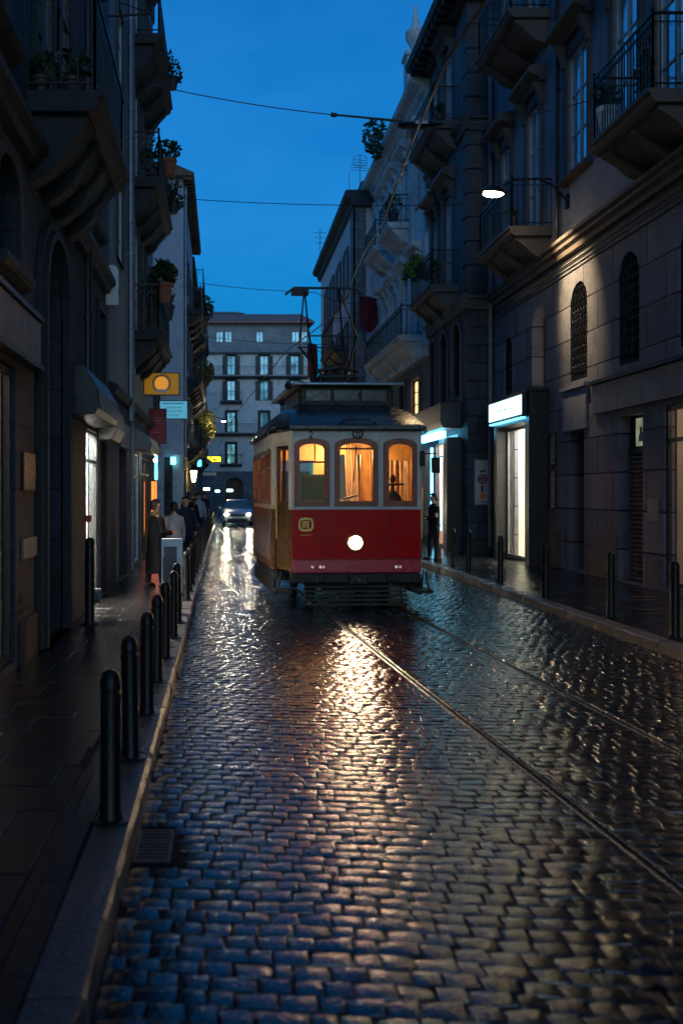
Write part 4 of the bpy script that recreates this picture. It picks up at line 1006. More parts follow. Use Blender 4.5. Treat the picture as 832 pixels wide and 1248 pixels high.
# ---- R3: cream classical palazzo
B = thing('palazzo', 'cream classical palazzo with heavy cornice behind the blue-grey corner house', 'building', (6.9, 38, 0))
c3 = [op(u, u + 1.0, z0, z1) for u in (34.2, 36.6, 39.0, 41.2) for z0, z1 in ((7.4, 9.9), (11.95, 14.2))]
l3 = [op(34.5, 35.9, 4.6, 5.9, reveal=.12), op(37.4, 38.4, 4.4, 6.0), op(40.2, 41.2, 4.4, 6.0)]
s3 = [op(u, u + 2.4, .15, 3.3, 'shop', reveal=.1) for u in (33.8, 37.4, 41.2)]
for o_ in c3: o_['reveal'] = .1
mb = MB(); wall_zone(mb, FB, 33, 44.8, 0, 6.6, l3 + s3); mb.build('ground_floor_wall', M['r2_block'], B)
mb = MB(); wall_zone(mb, FB, 33, 44.8, 6.6, 15.4, c3); shell(FB, 33.002, 44.8, 15.4, 9, mb); mb.build('upper_wall', M['cream'], B)
MB().fprof(FB, [(.01, 6.4), (-.15, 6.45), (-.2, 6.6), (-.2, 6.7), (.01, 6.8)], 33, 44.8).build('string_course', M['trim_cream'], B)
cornice(FB, 33.0, 45.0, 15.75, M['trim_cream'], B, 1.35)
MB().fbox(FB, 33, 44.8, .05, 9, 15.85, 16.0).build('roof', M['lead'], B)
mb = MB()
for u in (33.2, 35.6, 38.0, 40.4, 44.5): mb.fbox(FB, u, u + .45, -.10, .05, 6.85, 14.75); mb.fbox(FB, u - .05, u + .5, -.15, .05, 14.76, 15.0)
mb.build('pilasters', M['trim_cream'], B)
for o_ in c3: window(FB, o_, B, M['frame_white'], M['pane_sky'], M['trim_cream'], hood=True, sill=False, bars=2)
for i, o_ in enumerate(l3): window(FB, o_, B, M['frame_dark'], emit('lit_window', (1, .66, .22), .9, .5) if i == 0 else M['pane_sky'], M['trim_grey'], bars=2)
for i, o_ in enumerate(s3):
    glazing(FB, o_['u0'] + .02, o_['u1'] - .02, .17, 3.28, .03, B, M['darkmetal'])
    room(FB, o_['u0'] + .02, o_['u1'] - .02, .17, 3.28, .12, 1.4, M['whitewall'], B, [(o_['u0'] + .3, o_['u1'] - .3, .3, .7)], emit('right_far_shop_light', ((.3, .8, 1), (1, .7, .4), (1, .8, .5))[i], 2))
balcony(FB, 36.2, 38.6, 11.8, .78, M['trim_cream'], B, corb=2, deep=.5, step=.16)
balcony(FB, 39.6, 42.2, 11.8, .78, M['trim_cream'], B, corb=3, deep=.5, step=.16)
balcony(FB, 34.0, 42.4, 7.3, .75, M['trim_cream'], B, corb=5, deep=.6, step=.16)
# urn on the parapet
un = thing('roof_finial', 'pale stone urn finial on a pedestal atop the cream palazzo', 'finial', FB(34.6, .3, 16.0))
x, y, z = FB(34.6, -.15, 15.9)
MB().box(x - .35, x + .35, y - .35, y + .35, z, z + 1.2).box(x - .42, x + .42, y - .42, y + .42, z + 1.201, z + 1.35).build('pedestal', M['trim_cream'], un)
MB().lathe((x, y, z + 1.35), [(.2, 0), (.12, .15), (.32, .5), (.36, .75), (.2, .95), (.12, 1.15), (.05, 1.6), (.01, 1.75)], 14).build('urn', M['trim_cream'], un, smooth=True)
potplant('weedy bush sprouting from the cornice of the cream palazzo', FB(40.2, -.72, 15.75), .12, .1, .55, .75, 260, 'leaf', 'potdark', cat='bush', group=None, s=.22)
potplant('second smaller weed hanging from the cream palazzo cornice', FB(39.4, -.78, 15.2), .1, .1, .3, .4, 120, 'leaf', 'potdark', cat='bush', group=None, s=.2)
# ---- R4: beige house
FD = Frame(6.0, 0, (0, 1), (1, 0))
B = thing('beige_house', 'pale beige house with dark eaves and quoined corner behind the tram', 'building', (6.0, 52, 0))
u4 = [op(u, u + 1.0, z, z + 2.2) for u in (47.5, 50.5, 53.5, 56.5) for z in (4.2, 7.8, 11.4)]
for o_ in u4: o_['reveal'] = .1
mb = MB(); wall_zone(mb, FD, 45, 60.5, 0, 15.3, u4); shell(FD, 45, 60.5, 15.3, 9, mb); mb.build('wall', M['r4_plaster'], B)
MB().fbox(FD, 44.94, 46.1, -.06, .02, 0, 14.9).fbox(FD, 44.94, 44.995, -.06, .5, 0, 14.9).build('quoins', M['r4_block'], B)
MB().fprof(FD, [(.02, 14.9), (-.15, 14.95), (-.2, 15.2), (-.45, 15.3), (-.5, 15.5), (-.45, 15.6), (9, 15.7), (9, 14.9)], 44.6, 60.9).build('roof', M['trim_dark'], B)
MB().fbox(FD, 44.9, 60.5, .3, 8, 15.7, 16.1).build('parapet', M['brown_block'], B)
for o_ in u4: window(FD, o_, B, M['frame_white'], M['pane_sky'], M['trim_grey'], shutters=True, bars=1)
balcony(FD, 47, 52, 8.9, .8, M['trim_dark'], B, corb=3, deep=.5, step=.2, h=1.3)
balcony(FD, 55, 59, 7.7, .8, M['trim_dark'], B, corb=3, deep=.5, step=.2, h=1.3)
an = thing('roof_antenna', 'thin television aerial with loop on the beige house roof', 'antenna', (6.6, 46.5, 16.1))
x, y, z = 6.45, 46.5, 16.1
mb = MB().tube([(x, y, z), (x, y, z + 1.75)], .022, 4).tube([(x - .5, y, z), (x - .5, y, z + .9)], .018, 4)
for k in range(5): mb.tube([(x - .5 + .05 * k, y - .1, z + 1.0 + k * .12), (x + .5 - .05 * k, y + .1, z + 1.0 + k * .12)], .014, 4)
mb.tube([(x + .35 * math.cos(a_), y, z + 1.45 + .28 * math.sin(a_)) for a_ in [math.tau * i / 14 for i in range(15)]], .014, 4)
mb.build('aerial', M['wire'], an)
an = tag(MB().tube([(5.7, 58, 15.6), (5.7, 58, 17.4)], .025, 4).tube([(5.3, 58, 17.2), (6.1, 58, 17.2)], .018, 4).tube([(5.4, 58, 16.9), (6.0, 58, 16.9)], .018, 4).tube([(5.45, 58, 16.6), (5.95, 58, 16.6)], .018, 4).build('roof_antenna', M['wire']), 'small comb aerial at the far eave of the beige house', 'antenna')
# flags
def flag(label, x0, x1, y, z0, z1, m):
    t = thing('flag', label, 'flag', (x1, y, z1))
    MB().tube([(x1 + .25, y + .3, z1 - .5), (x0 - .1, y - .1, z1 + .15)], .02, 5).build('pole', M['iron'], t)
    mb = MB(); n = 12; v = []
    for i in range(n + 1):
        for j in range(7):
            u = i / n; w = j / 6
            v.append((x0 + (x1 - x0) * (u * .92 + .08 * w), y + .12 * math.sin(u * 9 + w * 2), z1 + .1 * (1 - u) - (z1 - z0) * w * (.55 + .45 * math.sin(.6 + u * 2.2))))
    mb.v = v; mb.f = [(i * 7 + j, i * 7 + j + 1, (i + 1) * 7 + j + 1, (i + 1) * 7 + j) for i in range(n) for j in range(6)]
    o = mb.build('cloth', m, t, smooth=True); md = o.modifiers.new('s', 'SOLIDIFY'); md.thickness = .01
    return t
redc = solid('dark_red_cloth', (.16, .014, .018), .8)
flag('dark red flag hanging from the cream palazzo above the tram', 6.0, 6.85, 43.6, 8.9, 10.5, redc)
flag('small dark red banner hanging at the far end of the beige house', 5.1, 5.75, 59.8, 8.4, 10.9, redc)

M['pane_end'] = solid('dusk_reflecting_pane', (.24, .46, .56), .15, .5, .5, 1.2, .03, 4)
# ---- end building closing the street
FE = Frame(0, 100, (1, 0), (0, 1))
B = thing('end_block', 'large white stuccoed apartment block with red roof closing the street', 'building', (3.5, 100, 0))
E = [op(x - .42, x + .42, z, z + h, reveal=.15) for z, h in ((13.9, 1.95), (11.3, 2.0), (8.1, 2.0), (4.9, 2.0)) for x in (.8, 4.15, 7.25, -2.6)]
at_ = [op(x, x + w, 17.35, 18.5, reveal=.12) for x, w in ((-.75, .75), (.15, .75), (3.35, .75), (7.0, .8), (8.0, .6))]
arch_ = [op(.2, 2.0, .1, 3.5, rise=.9, reveal=1.2), op(4.2, 6.0, .1, 3.5, rise=.9, reveal=1.2)]
mb = MB(); wall_zone(mb, FE, -8, 8.8, 0, 4.1, arch_); mb.build('ground_floor_wall', M['end_base'], B)
mb = MB(); wall_zone(mb, FE, -8, 8.8, 4.1, 16.0, E); shell(FE, -8, 8.8, 16, 14, mb); mb.build('wall', M['end_white'], B)
mb = MB(); wall_zone(mb, FE, -8, 8.6, 13.2, 13.25, []); F_at = Frame(0, 100.9, (1, 0), (0, 1))
mb = MB(); wall_zone(mb, F_at, -8, 8.7, 16.0, 19.2, at_); shell(F_at, -8, 8.7, 19.2, 12, mb, 16); mb.build('attic_wall', M['end_grey'], B)
MB().fbox(FE, -8, 8.8, -.03, -.003, 13.0, 16.0).build('upper_band', M['end_grey'], B) if False else None
MB().fbox(FE, -8.1, 9.0, -.35, .9, 16.0, 16.2).build('terrace_ledge', M['trim_grey'], B)
railing(FE, -8, 8.9, 16.2, .3, 1.0, M['greymetal'], B, .45)
MB().prism([(-8.6, 99.9, 19.2), (-8.6, 99.9, 19.35), (-7.6, 105, 21.0), (-7.6, 113, 19.2)], [(9.3, 99.9, 19.2), (9.3, 99.9, 19.35), (8.3, 105, 21.0), (8.3, 113, 19.2)]).build('roof', M['tile'], B)
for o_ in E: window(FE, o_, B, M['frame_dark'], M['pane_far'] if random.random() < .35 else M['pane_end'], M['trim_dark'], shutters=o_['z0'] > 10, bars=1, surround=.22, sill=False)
for o_ in at_: window(F_at, o_, B, M['frame_dark'], M['pane_end'], None, bars=0, frame=.07)
for a, b, z, p in ((-1.6, 8.6, 13.75, .7), (-.3, 1.9, 11.2, .7), (-1.6, 8.6, 7.95, .7), (-.3, 1.9, 4.85, .6)):
    mb = MB().fprof(FE, [(.01, z), (-p, z), (-p, z - .18), (.01, z - .3)], a, b)
    railing(FE, a + .05, b - .05, z, p - .05, .95, M['iron'], mb.build('balcony', M['trim_dark'], B), .3)
for a_ in (.2, 4.2): MB().fplate(FE, outline(a_, a_ + 1.8, .1, 3.5, .9), 1.15, 1.2).build('door', M['door'], B)
B = thing('rear_block', 'low red-roofed block peeping behind the left of the end building', 'building', (-4, 120, 0))
MB().box(-9, 2.2, 118, 128, 0, 23.4).build('wall', M['end_grey'], B)
MB().prism([(-9.3, 117.6, 23.4), (-9.3, 122, 24.4), (-9.3, 128, 23.4)], [(2.6, 117.6, 23.4), (1.6, 122, 24.4), (2.6, 128, 23.4)]).build('roof', M['tile'], B)
# far cross-street blocks so the ends of the street are closed from other sides
for x0, x1, y0, y1, h, l in ((-30, -9.2, 99, 112, 14, 'plain grey block hidden left of the end building'), (11.5, 34, 97, 112, 9, 'plain low grey block hidden right of the end building')):
    B = thing('side_block', l, 'building', (x0, y0, 0))
    mb = MB(); F5 = Frame(0, y0, (1, 0), (0, 1)); oo = [op(x0 + 1.5 + 3 * i, x0 + 2.6 + 3 * i, z, z + 1.9) for i in range(int((x1 - x0) / 3)) for z in range(4, h - 2, 3)]
    wall_zone(mb, F5, x0, x1, 0, h, oo); shell(F5, x0, x1, h, y1 - y0, mb); mb.build('wall', M['end_grey'], B)
    for o_ in oo: window(F5, o_, B, M['frame_white'], M['pane_sky'])
    MB().box(x0 - .3, x1 + .3, y0 - .3, y1, h, h + .25).build('roof', M['tile'], B)

# ---- right street lamp
t = thing('street_lamp', 'bright warm street lamp on a bracket arm from the right-hand facade', 'street lamp', (7.6, 21.7, 8.3))
lx, ly, lz = 5.95, 21.7, 8.42
MB().tube([(7.6, ly, 8.25), (7.25, ly, 8.62), (6.9, ly, 8.76), (6.35, ly, 8.72), (6.15, ly, 8.6)], .022, 6).build('bracket', M['iron'], t)
MB().fbox(Frame(0, ly, (1, 0), (0, 1)), 7.54, 7.6, -.08, .08, 8.1, 8.4).build('wall_plate', M['iron'], t)
MB().loft([[(lx + a * math.cos(k * math.tau / 14), ly + a * .55 * math.sin(k * math.tau / 14), z_ - .12 * (a * math.cos(k * math.tau / 14))) for k in range(14)] for a, z_ in ((.25, lz + .02), (.27, lz + .06), (.2, lz + .14), (.07, lz + .18))]).build('lamp_housing', M['darkmetal'], t, smooth=True)
MB().ball((lx, ly, lz), .23, .13, .07, 16, 8).build('lens', emit('street_lamp_lens', (1, .78, .44), 13), t)
l_ = bpy.data.lights.new('street_lamp_light', 'SPOT'); l_.energy = 520; l_.color = (1, .74, .40); l_.shadow_soft_size = .12; l_.spot_size = R(54); l_.spot_blend = 1
o = bpy.data.objects.new('street_lamp_light', l_); COL.objects.link(o); o.parent = t; o.location = (lx - 7.6, 0, lz - .12 - 8.3); o.rotation_euler = (Vector((7.6, 21.25, 6.4)) - Vector((lx, ly, 8.3))).to_track_quat('-Z', 'Y').to_euler()
l_ = bpy.data.lights.new('street_lamp_bulb', 'SPOT'); l_.energy = 58; l_.color = (1, .70, .34); l_.shadow_soft_size = .05; l_.spot_size = R(50); l_.spot_blend = .6
o = bpy.data.objects.new('street_lamp_bulb', l_); COL.objects.link(o); o.parent = t; o.location = (lx - 7.6, 0, lz - .11 - 8.3); o.rotation_euler = (Vector((1.9, 6.5, 0)) - Vector((lx, ly, 8.3))).to_track_quat('-Z', 'Y').to_euler()
# ---- pots on right balconies
potplant('pale pot with leafy plant at the far corner of the top-right balcony', FR(17.4, -.82, 8.08), .17, .55, .26, .24, 120, 'leaf', 'white_paint')
potplant('tall cactus-like plant on the far corner of the top-right balcony', FR(17.0, -.35, 8.08), .15, .5, .16, .75, 120, 'leaf', 'potdark')
potplant('small bottle-shaped pot on the lamp-lit balcony on the right', FR(23.1, -.8, 8.0), .09, .3, .1, .12, 40, 'leaf', 'potdark')
potplant('bright green fern spilling over the corner house lower balcony', FB(31.4, -.75, 8.75), .15, .22, .42, .3, 260, 'leaf2', 'potdark', s=.2, droop=.5)
potplant('dark leafy pot inside the corner house lower balcony', FB(29.4, -.6, 7.95), .16, .4, .22, .25, 100, 'leaf', 'potdark')
potplant('low pot at the near end of the corner house upper balcony', FB(29.2, -.5, 12.75), .15, .3, .2, .2, 90, 'leaf', 'potdark')
potplant('leafy pots behind the cream palazzo near upper balcony rail', FB(36.8, -.55, 11.8), .2, .5, .35, .4, 160, 'leaf', 'potdark')

# ---- bollards
def bollard(loc, label, group, r=.052, h=.80, fancy=False):
    x, y, z = loc; t = thing('bollard', label, 'bollard', loc, group)
    MB().lathe(loc, [(r * 1.15, 0), (r * 1.15, .03), (r, .05), (r, h - .12), (r * .9, h - .115), (r * .9, h - .10), (r * 1.02, h - .095), (r * 1.02, h - .06), (r * .8, h - .02), (r * .45, h - .003), (r * .1, h)], 20).build('post', M['iron'], t, smooth=True)
    MB().lathe((x, y, z), [(r * 1.9, 0), (r * 1.9, .008), (r * 1.2, .014)], 16).build('base_plate', M['iron'], t)
    return t
ys = [5.05, 6.25, 7.5, 8.8, 10.1] + [11.5 + 1.35 * i for i in range(34)]
ys = [y for y in ys if not 13.4 < y < 14.6]
ft = bollard((-.578, ys[0], .12), 'nearest and first black bollard along the left kerb', 'bollards along the left kerb', h=.78)
for i, y in enumerate(ys[1:], 1):
    b_ = dup(ft, (-.59 + random.uniform(-.012, .012), y, .12), f'{ordn(i)} black bollard from the camera along the left kerb'); b_.rotation_euler = (R(random.uniform(-.9, .9)), R(random.uniform(-1.1, 1.1)), random.random())
ys = [11.5, 13.35, 15.9, 18.5, 20.9, 22.3, 24.0, 26.5, 29, 31.5, 34, 37, 40, 43]
ft = bollard((5.27, 11.5, .12), 'nearest and first black bollard along the right kerb', 'bollards along the right kerb', r=.055, h=.90)
for i, y in enumerate(ys[1:], 1): dup(ft, (5.25 if y < 15 else 5.2, y, .12), f'{ordn(i)} black bollard from the camera along the right kerb')
bollard((-1.72, 12.7, .12), 'single tall black bollard against the left shopfront pier', None, .062, 1.12)

# ---- pale board by the kerb
t = thing('display_stand', 'pale blue-white frame stand with grey panel beside the woman at the kerb', 'stand', (-.72, 14.0, .12))
MB().box(-.86, -.58, 13.86, 13.90, .18, 1.16).build('back_panel', M['greymetal'], t)
MB().box(-.865, -.575, 13.80, 13.94, 1.06, 1.17).box(-.865, -.835, 13.8, 13.94, .12, 1.059).box(-.65, -.575, 13.80, 13.94, .42, 1.059).build('frame', M['white_paint'], t)
MB().box(-.84, -.66, 13.74, 13.79, .12, .92).build('front_panel', solid('grey_board', (.12, .12, .13), .4), t)

# ================================================================== TRAM
k_ = 1 / math.hypot(.05, 1)
FT = Frame(2.03, 15.0, (k_, .05 * k_), (-.05 * k_, k_))     # u across, w back from the nose
T = thing('tram', 'vintage red and cream tram with lit windows and a round headlight', 'tram', FT(0, 2.6, 0))
M['red'] = solid('tram_red_paint', (.66, .006, .010), .3, 0, .10, 3, .03, 20, dirt=.12, streak=True, spec=.12)
M['redl'] = solid('tram_pink_red_stripe', (.66, .025, .06), .3, 0, .1, 3, .04, 20)
M['tcream'] = solid('tram_cream_paint', (.66, .63, .62), .4, 0, .12, 4, .06, 20, dirt=.35, streak=True)
M['twood'] = solid('tram_varnished_wood', (.07, .033, .013), .35, 0, .4, 7, .1)
M['tframe'] = solid('tram_window_wood', (.36, .085, .035), .4, 0, .3, 9, .1)
M['troof'] = solid('tram_roof_canvas', (.035, .037, .042), .28, 0, .4, 5, .4, 25)
M['tin'] = solid('tram_interior_wood', (.62, .34, .12), .4, 0, .3, 6, .1)
M['tblack'] = solid('tram_underframe', (.02, .018, .018), .5, .3, .4, 12, .4)
M['brass'] = solid('gilt_paint', (.62, .40, .10), .35, .4, .2, 9)
L_ = 5.3
PL = [(-.985, 0), (.985, 0), (1.03, .12), (1.215, .85), (1.215, L_ - .9), (.95, L_), (-.95, L_), (-1.215, L_ - .9), (-1.215, .85), (-1.03, .12)]
Z0, Z1, Z2 = .60, 1.56, 2.79
def pan(p, q, z0, z1, th, name, m, holes=(), **kw):
    """wall panel between plan points p and q; holes in local u"""
    A = Vector(FT(p[0], p[1], 0)); Bv = Vector(FT(q[0], q[1], 0)); d = Bv - A; L = d.length; d = d / L
    F = Frame(A.x, A.y, (d.x, d.y), (-d.y, d.x))
    mb = MB()
    if holes:
        for th_ in (0, th):
            G = Frame(F(0, th_, 0)[0], F(0, th_, 0)[1], F.u, F.w); wall_zone(mb, G, 0, L, z0, z1, [dict(h, reveal=(th if th_ == 0 else 0.0005)) for h in holes])
    else: mb.fbox(F, .0, L, 0, th, z0, z1)
    return F, L, mb.build(name, m, T)
# front (u measured from viewer-left): plan order (-1.04,0)->(1.04,0)
F1, L1, o = pan(PL[0], PL[1], Z0, Z1, .05, 'front_panel', M['red'])
MB().fbox(F1, .0, L1, -.012, -.001, .61, .79).build('bumper_stripe', M['redl'], T)
MB().fbox(F1, -.02, L1 + .02, -.03, .02, Z1 - .0, Z1 + .05).build('belt_rail', M['tcream'], T, bevel=.01)
fw = [op(.06, .545, 1.64, 2.62, rise=.09), op(.675, 1.285, 1.64, 2.63, rise=.10), op(1.42, 1.885, 1.64, 2.62, rise=.09)]
_, _, o = pan(PL[0], PL[1], Z1 + .05, Z2, .05, 'front_window_wall', M['tcream'], fw)
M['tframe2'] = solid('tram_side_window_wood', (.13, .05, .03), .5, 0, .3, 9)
def twin(F, o_, parts=(.72,), fm='tframe'):
    a, b, c, d, r = o_['u0'], o_['u1'], o_['z0'], o_['z1'], o_['rise']
    mb = MB().fring(F, outline(a - .03, b + .03, c - .03, d + .03, r + .02), outline(a, b, c, d, r, .055), -.022, .045)
    for z in parts: zz = c + (d - c) * z; mb.fbox(F, a + .05, b - .05, -.005, .03, zz - .015, zz + .015)
    w = mb.build('window', M[fm], T, bevel=.006)
    MB().fplate(F, outline(a + .03, b - .03, c + .03, d - .03, r), .012, .018).build('pane', M['tglass'], w)
    return w
w_ = twin(F1, fw[0], (.66,)); MB().fbox(F1, .34, .36, .03, .045, 2.28, 2.58).build('mullion', M['tframe'], w_)
w_ = twin(F1, fw[1], (.86,)); MB().tube([F1(.98, -.03, 2.56), F1(.95, -.035, 2.2), F1(.93, -.03, 1.98)], .009, 5).build('wiper', M['tblack'], w_)
twin(F1, fw[2], ())
# mouldings between windows and cornice band
MB().fbox(F1, .0, L1, -.018, -.001, 2.70, 2.735).fbox(F1, .60, .65, -.012, -.001, 1.66, 2.69).fbox(F1, 1.34, 1.39, -.012, -.001, 1.66, 2.69).build('moulding', M['tcream'], T)
# vestibule sides: door + post, both sides
for s, (p, q) in ((-1, (PL[8], PL[9])), (1, (PL[2], PL[3]))):
    a = Vector(FT(*p, 0)); b = Vector(FT(*q, 0)); d = (b - a); L = d.length; d /= L; F = Frame(a.x, a.y, (d.x, d.y), (-d.y, d.x))
    g0, g1 = (.16, L - .02) if s < 0 else (.02, L - .16)
    mb = MB().fbox(F, g0, g1, .03, .07, .62, 1.62).fring(F, outline(g0, g1, 1.62, 2.55), outline(g0, g1, 1.62, 2.55, 0, .07), .03, .07).fbox(F, (g0 + g1) / 2 - .02, (g0 + g1) / 2 + .02, .025, .068, .64, 2.5)
    dr_ = mb.build('door', M['twood'], T); MB().fbox(F, g0 + .05, g1 - .05, .05, .055, 1.66, 2.5).build('pane', M['tglass'], dr_)
    MB().tube([F(g0 + .08, .0, 1.1), F(g0 + .08, -.02, 1.9)], .012, 6).build('handrail', M['brass'], dr_)
    e0, e1 = (0, .16) if s < 0 else (L - .16, L)
    MB().fbox(F, e0, e1, 0, .08, Z1, 2.55).fbox(F, 0, L, 0, .08, 2.551, Z2).build('corner_post', M['tcream'], T)
    MB().fbox(F, e0, e1, 0, .08, Z0, Z1 - .002).build('corner_post', M['twood'], T)
for s, (p, q) in ((-1, (PL[9], PL[0])), (1, (PL[1], PL[2]))):
    pan(p, q, Z1, Z2, .05, 'corner_post', M['tcream']); pan(p, q, Z0, Z1 - .002, .05, 'corner_post', M['twood'])
# long sides
ad = solid('pale_side_lettering', (.34, .32, .31), .5)
for s, (p, q) in ((-1, (PL[7], PL[8])), (1, (PL[3], PL[4]))):
    ho = [op(.12 + i * .86, .12 + i * .86 + .74, 1.66, 2.52, rise=.05) for i in range(4)]
    F, L, o = pan(p, q, Z1, Z2, .05, 'side_window_wall', M['tcream'], ho)
    for h in ho: twin(F, h, (.66,), fm='tframe2')
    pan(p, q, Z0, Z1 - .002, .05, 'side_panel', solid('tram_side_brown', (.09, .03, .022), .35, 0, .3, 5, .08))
    mb = MB()
    for i in range(9):
        u = .3 + i * .35; mb.fplate(F, [(u, .72), (u + .1, .72), (u + .26, 1.42), (u + .16, 1.42)], -.006, -.001)
    mb.build('side_marking', ad, T)
for p, q in ((PL[4], PL[5]), (PL[5], PL[6]), (PL[6], PL[7])):
    pan(p, q, Z0, Z1 - .002, .05, 'rear_panel', M['red'])
    pan(p, q, Z1, Z2, .05, 'rear_window_wall', M['tcream'], [op(.15, math.dist(p, q) - .15, 1.64, 2.6)])
# interior
MB().prism([FT(u * .97, w * .985 + .03, .62) for u, w in PL], [FT(u * .97, w * .985 + .03, .68) for u, w in PL]).build('floor', M['twood'], T)
MB().prism([FT(u * .96, w * .98 + .04, 2.76) for u, w in PL], [FT(u * .96, w * .98 + .04, 2.78) for u, w in PL]).build('ceiling', M['tin'], T)
mb = MB(); G = Frame(*FT(0, 1.15, 0)[:2], FT.u, FT.w)
wall_zone(mb, G, -1.2, 1.2, .68, 2.76, [op(-.32, .28, .70, 2.45, reveal=.04), op(-1.05, -.5, 1.55, 2.35, reveal=.04), op(.48, 1.05, 1.55, 2.35, reveal=.04)]); mb.build('bulkhead', M['tin'], T)
mb = MB()
for s in (-1, 1):
    for i in range(8): mb.fbox(FT, s * 1.02 - .02, s * 1.02 + .02, 1.4 + i * .38, 1.48 + i * .38, .7, 2.7)
mb.build('interior_posts', M['tin'], T)
M['seatcloth'] = solid('black_leathercloth', (.004, .004, .005), .7, 0, .2, 8, .1, spec=.08)
st = thing('driver_seat', 'dark high-backed driver seat inside the tram cab', 'seat', FT(-.45, .9, .68))
MB().fbox(FT, -.72, -.30, .62, 1.0, 1.05, 1.15).build('cushion', M['seatcloth'], st, bevel=.03)
MB().fbox(FT, -.72, -.30, 1.0, 1.08, 1.1, 2.12).build('backrest', M['seatcloth'], st, bevel=.04)
MB().tube([FT(-.5, .8, .68), FT(-.5, .8, 1.06)], .05, 8).build('pedestal', M['tblack'], st)
# controller column, brake wheel, curtain rail
MB().lathe(FT(-.15, .33, .68), [(.17, 0), (.17, .95), (.14, 1.0), (.1, 1.03)], 16).tube([FT(-.15, .33, 1.72), FT(.06, .25, 1.78)], .02, 6).build('controller', M['tblack'], T, smooth=True)
MB().fbox(FT, -.98, .25, .12, .42, 1.52, 1.66).build('dashboard', M['tin'], T, bevel=.02)
mb = MB().tube([FT(.62, .3, .68), FT(.62, .3, 1.95)], .03, 8).tube([FT(.62 + .17 * math.cos(a), .3 + .1 * math.sin(a), 1.95) for a in [math.tau * i / 16 for i in range(17)]], .016, 6).tube([FT(.45, .3, 1.95), FT(.79, .3, 1.95)], .014, 5).ball(FT(.62, .3, 2.03), .045, .045, .08, 10, 6)
mb.ball(FT(.62, .32, 1.62), .16, .09, .24, 12, 8)
mb.build('brake_column', M['tblack'], T, smooth=True)
mb = MB()
for i in range(5): mb.tube([FT(.08 + i * .045, 1.09 + .02 * (i % 2), .9), FT(.02 + i * .045, 1.09 + .02 * (i % 2), 2.6)], .018, 5)
for i in range(4): mb.tube([FT(.46 + i * .05, 1.09 + .02 * (i % 2), .9), FT(.42 + i * .05, 1.09 + .02 * (i % 2), 2.6)], .018, 5)
mb.build('curtain', solid('pale_curtain', (.50, .30, .15), .7), T)
bulb = emit('tram_ceiling_light', (1, .62, .26), 9)
for u, w in ((-.55, .62), (.5, .62), (-.5, 2.2), (.5, 2.2), (-.5, 3.6), (.5, 3.6)):
    cl = MB().fbox(FT, u - .16, u + .16, w - .07, w + .07, 2.66, 2.755).build('ceiling_light', M['brass'], T)
    MB().fbox(FT, u - .14, u + .14, w - .055, w + .055, 2.62, 2.659).build('lit_lens', bulb, cl)
def lamp(nm, loc, e, col, r, par, kind='POINT', rot=None, size=None):
    l_ = bpy.data.lights.new(nm, kind); l_.energy = e; l_.color = col; l_.shadow_soft_size = r
    if size: l_.spot_size = R(size); l_.spot_blend = .8
    o = bpy.data.objects.new(nm, l_); COL.objects.link(o); o.parent = par; p = wloc(par); o.location = Vector(loc) - p
    if rot: o.rotation_euler = rot
    return o
for u, w, e in ((-.2, .75, 26), (0, 2.3, 34), (0, 3.9, 30)): lamp('tram_cabin_light', FT(u, w, 2.45), e * .45, (1, .54, .22), .12, T)
# roof: dome over the whole outline, clerestory, roof board
rings = []
cw = L_ / 2
def ring(sx, dw, z):
    out = []
    for (u, w) in PL:
        ww = cw + (w - cw) * (1 - dw * 2 / L_); out.append((u * sx, ww, z))
    # refine: rounded by subdivision between points
    res = []
    for i in range(len(out)):
        a, b = out[i], out[(i + 1) % len(out)]
        for t in (0, .25, .5, .75): res.append(FT(a[0] + (b[0] - a[0]) * t, a[1] + (b[1] - a[1]) * t, a[2]))
    return res
for sx, dw, z in ((1.03, -.10, 2.76), (1.055, -.13, 2.785), (1.055, -.13, 2.83), (1.02, -.02, 2.90), (.97, .18, 2.99), (.90, .42, 3.09), (.80, .72, 3.18), (.68, 1.05, 3.25), (.5, 1.4, 3.28)):
    rings.append(ring(sx, dw, z))
MB().loft(rings).build('roof', M['troof'], T, smooth=True)
F = FT
mb = MB().fbox(FT, -.72, .80, 1.15, L_ - 1.15, 3.12, 3.56); cl = mb.build('clerestory', M['tblack'], T, bevel=.02)
for i in range(3): MB().fbox(FT, -.62 + i * .46, -.22 + i * .46, 1.13, 1.149, 3.33, 3.50).build('clerestory_window', M['troof'], cl)
for s in (-1, 1):
    for i in range(5): MB().fbox(FT, s * .765 + .036, s * .765 + .044, 1.35 + i * .52, 1.75 + i * .52, 3.30, 3.50).build('clerestory_window', M['troof'], cl)

MB().fbox(FT, -.87, .95, .92, L_ - .92, 3.562, 3.61).build('roof_board', M['pipe'], cl, bevel=.015)
MB().ball(FT(-.93, 1.0, 3.55), .06, .06, .06, 10, 6).ball(FT(-1.0, 1.35, 3.32), .05, .08, .06, 10, 6).build('roof_lamp', M['tblack'], T, smooth=True)
# roof arch strip over centre window
mb = MB().tube([F1(.72, -.06, 2.88), F1(.8, -.05, 2.925), F1(1.0, -.04, 2.945), F1(1.2, -.05, 2.925), F1(1.28, -.06, 2.88)], .014, 6); mb.build('drip_rail', M['tblack'], T)
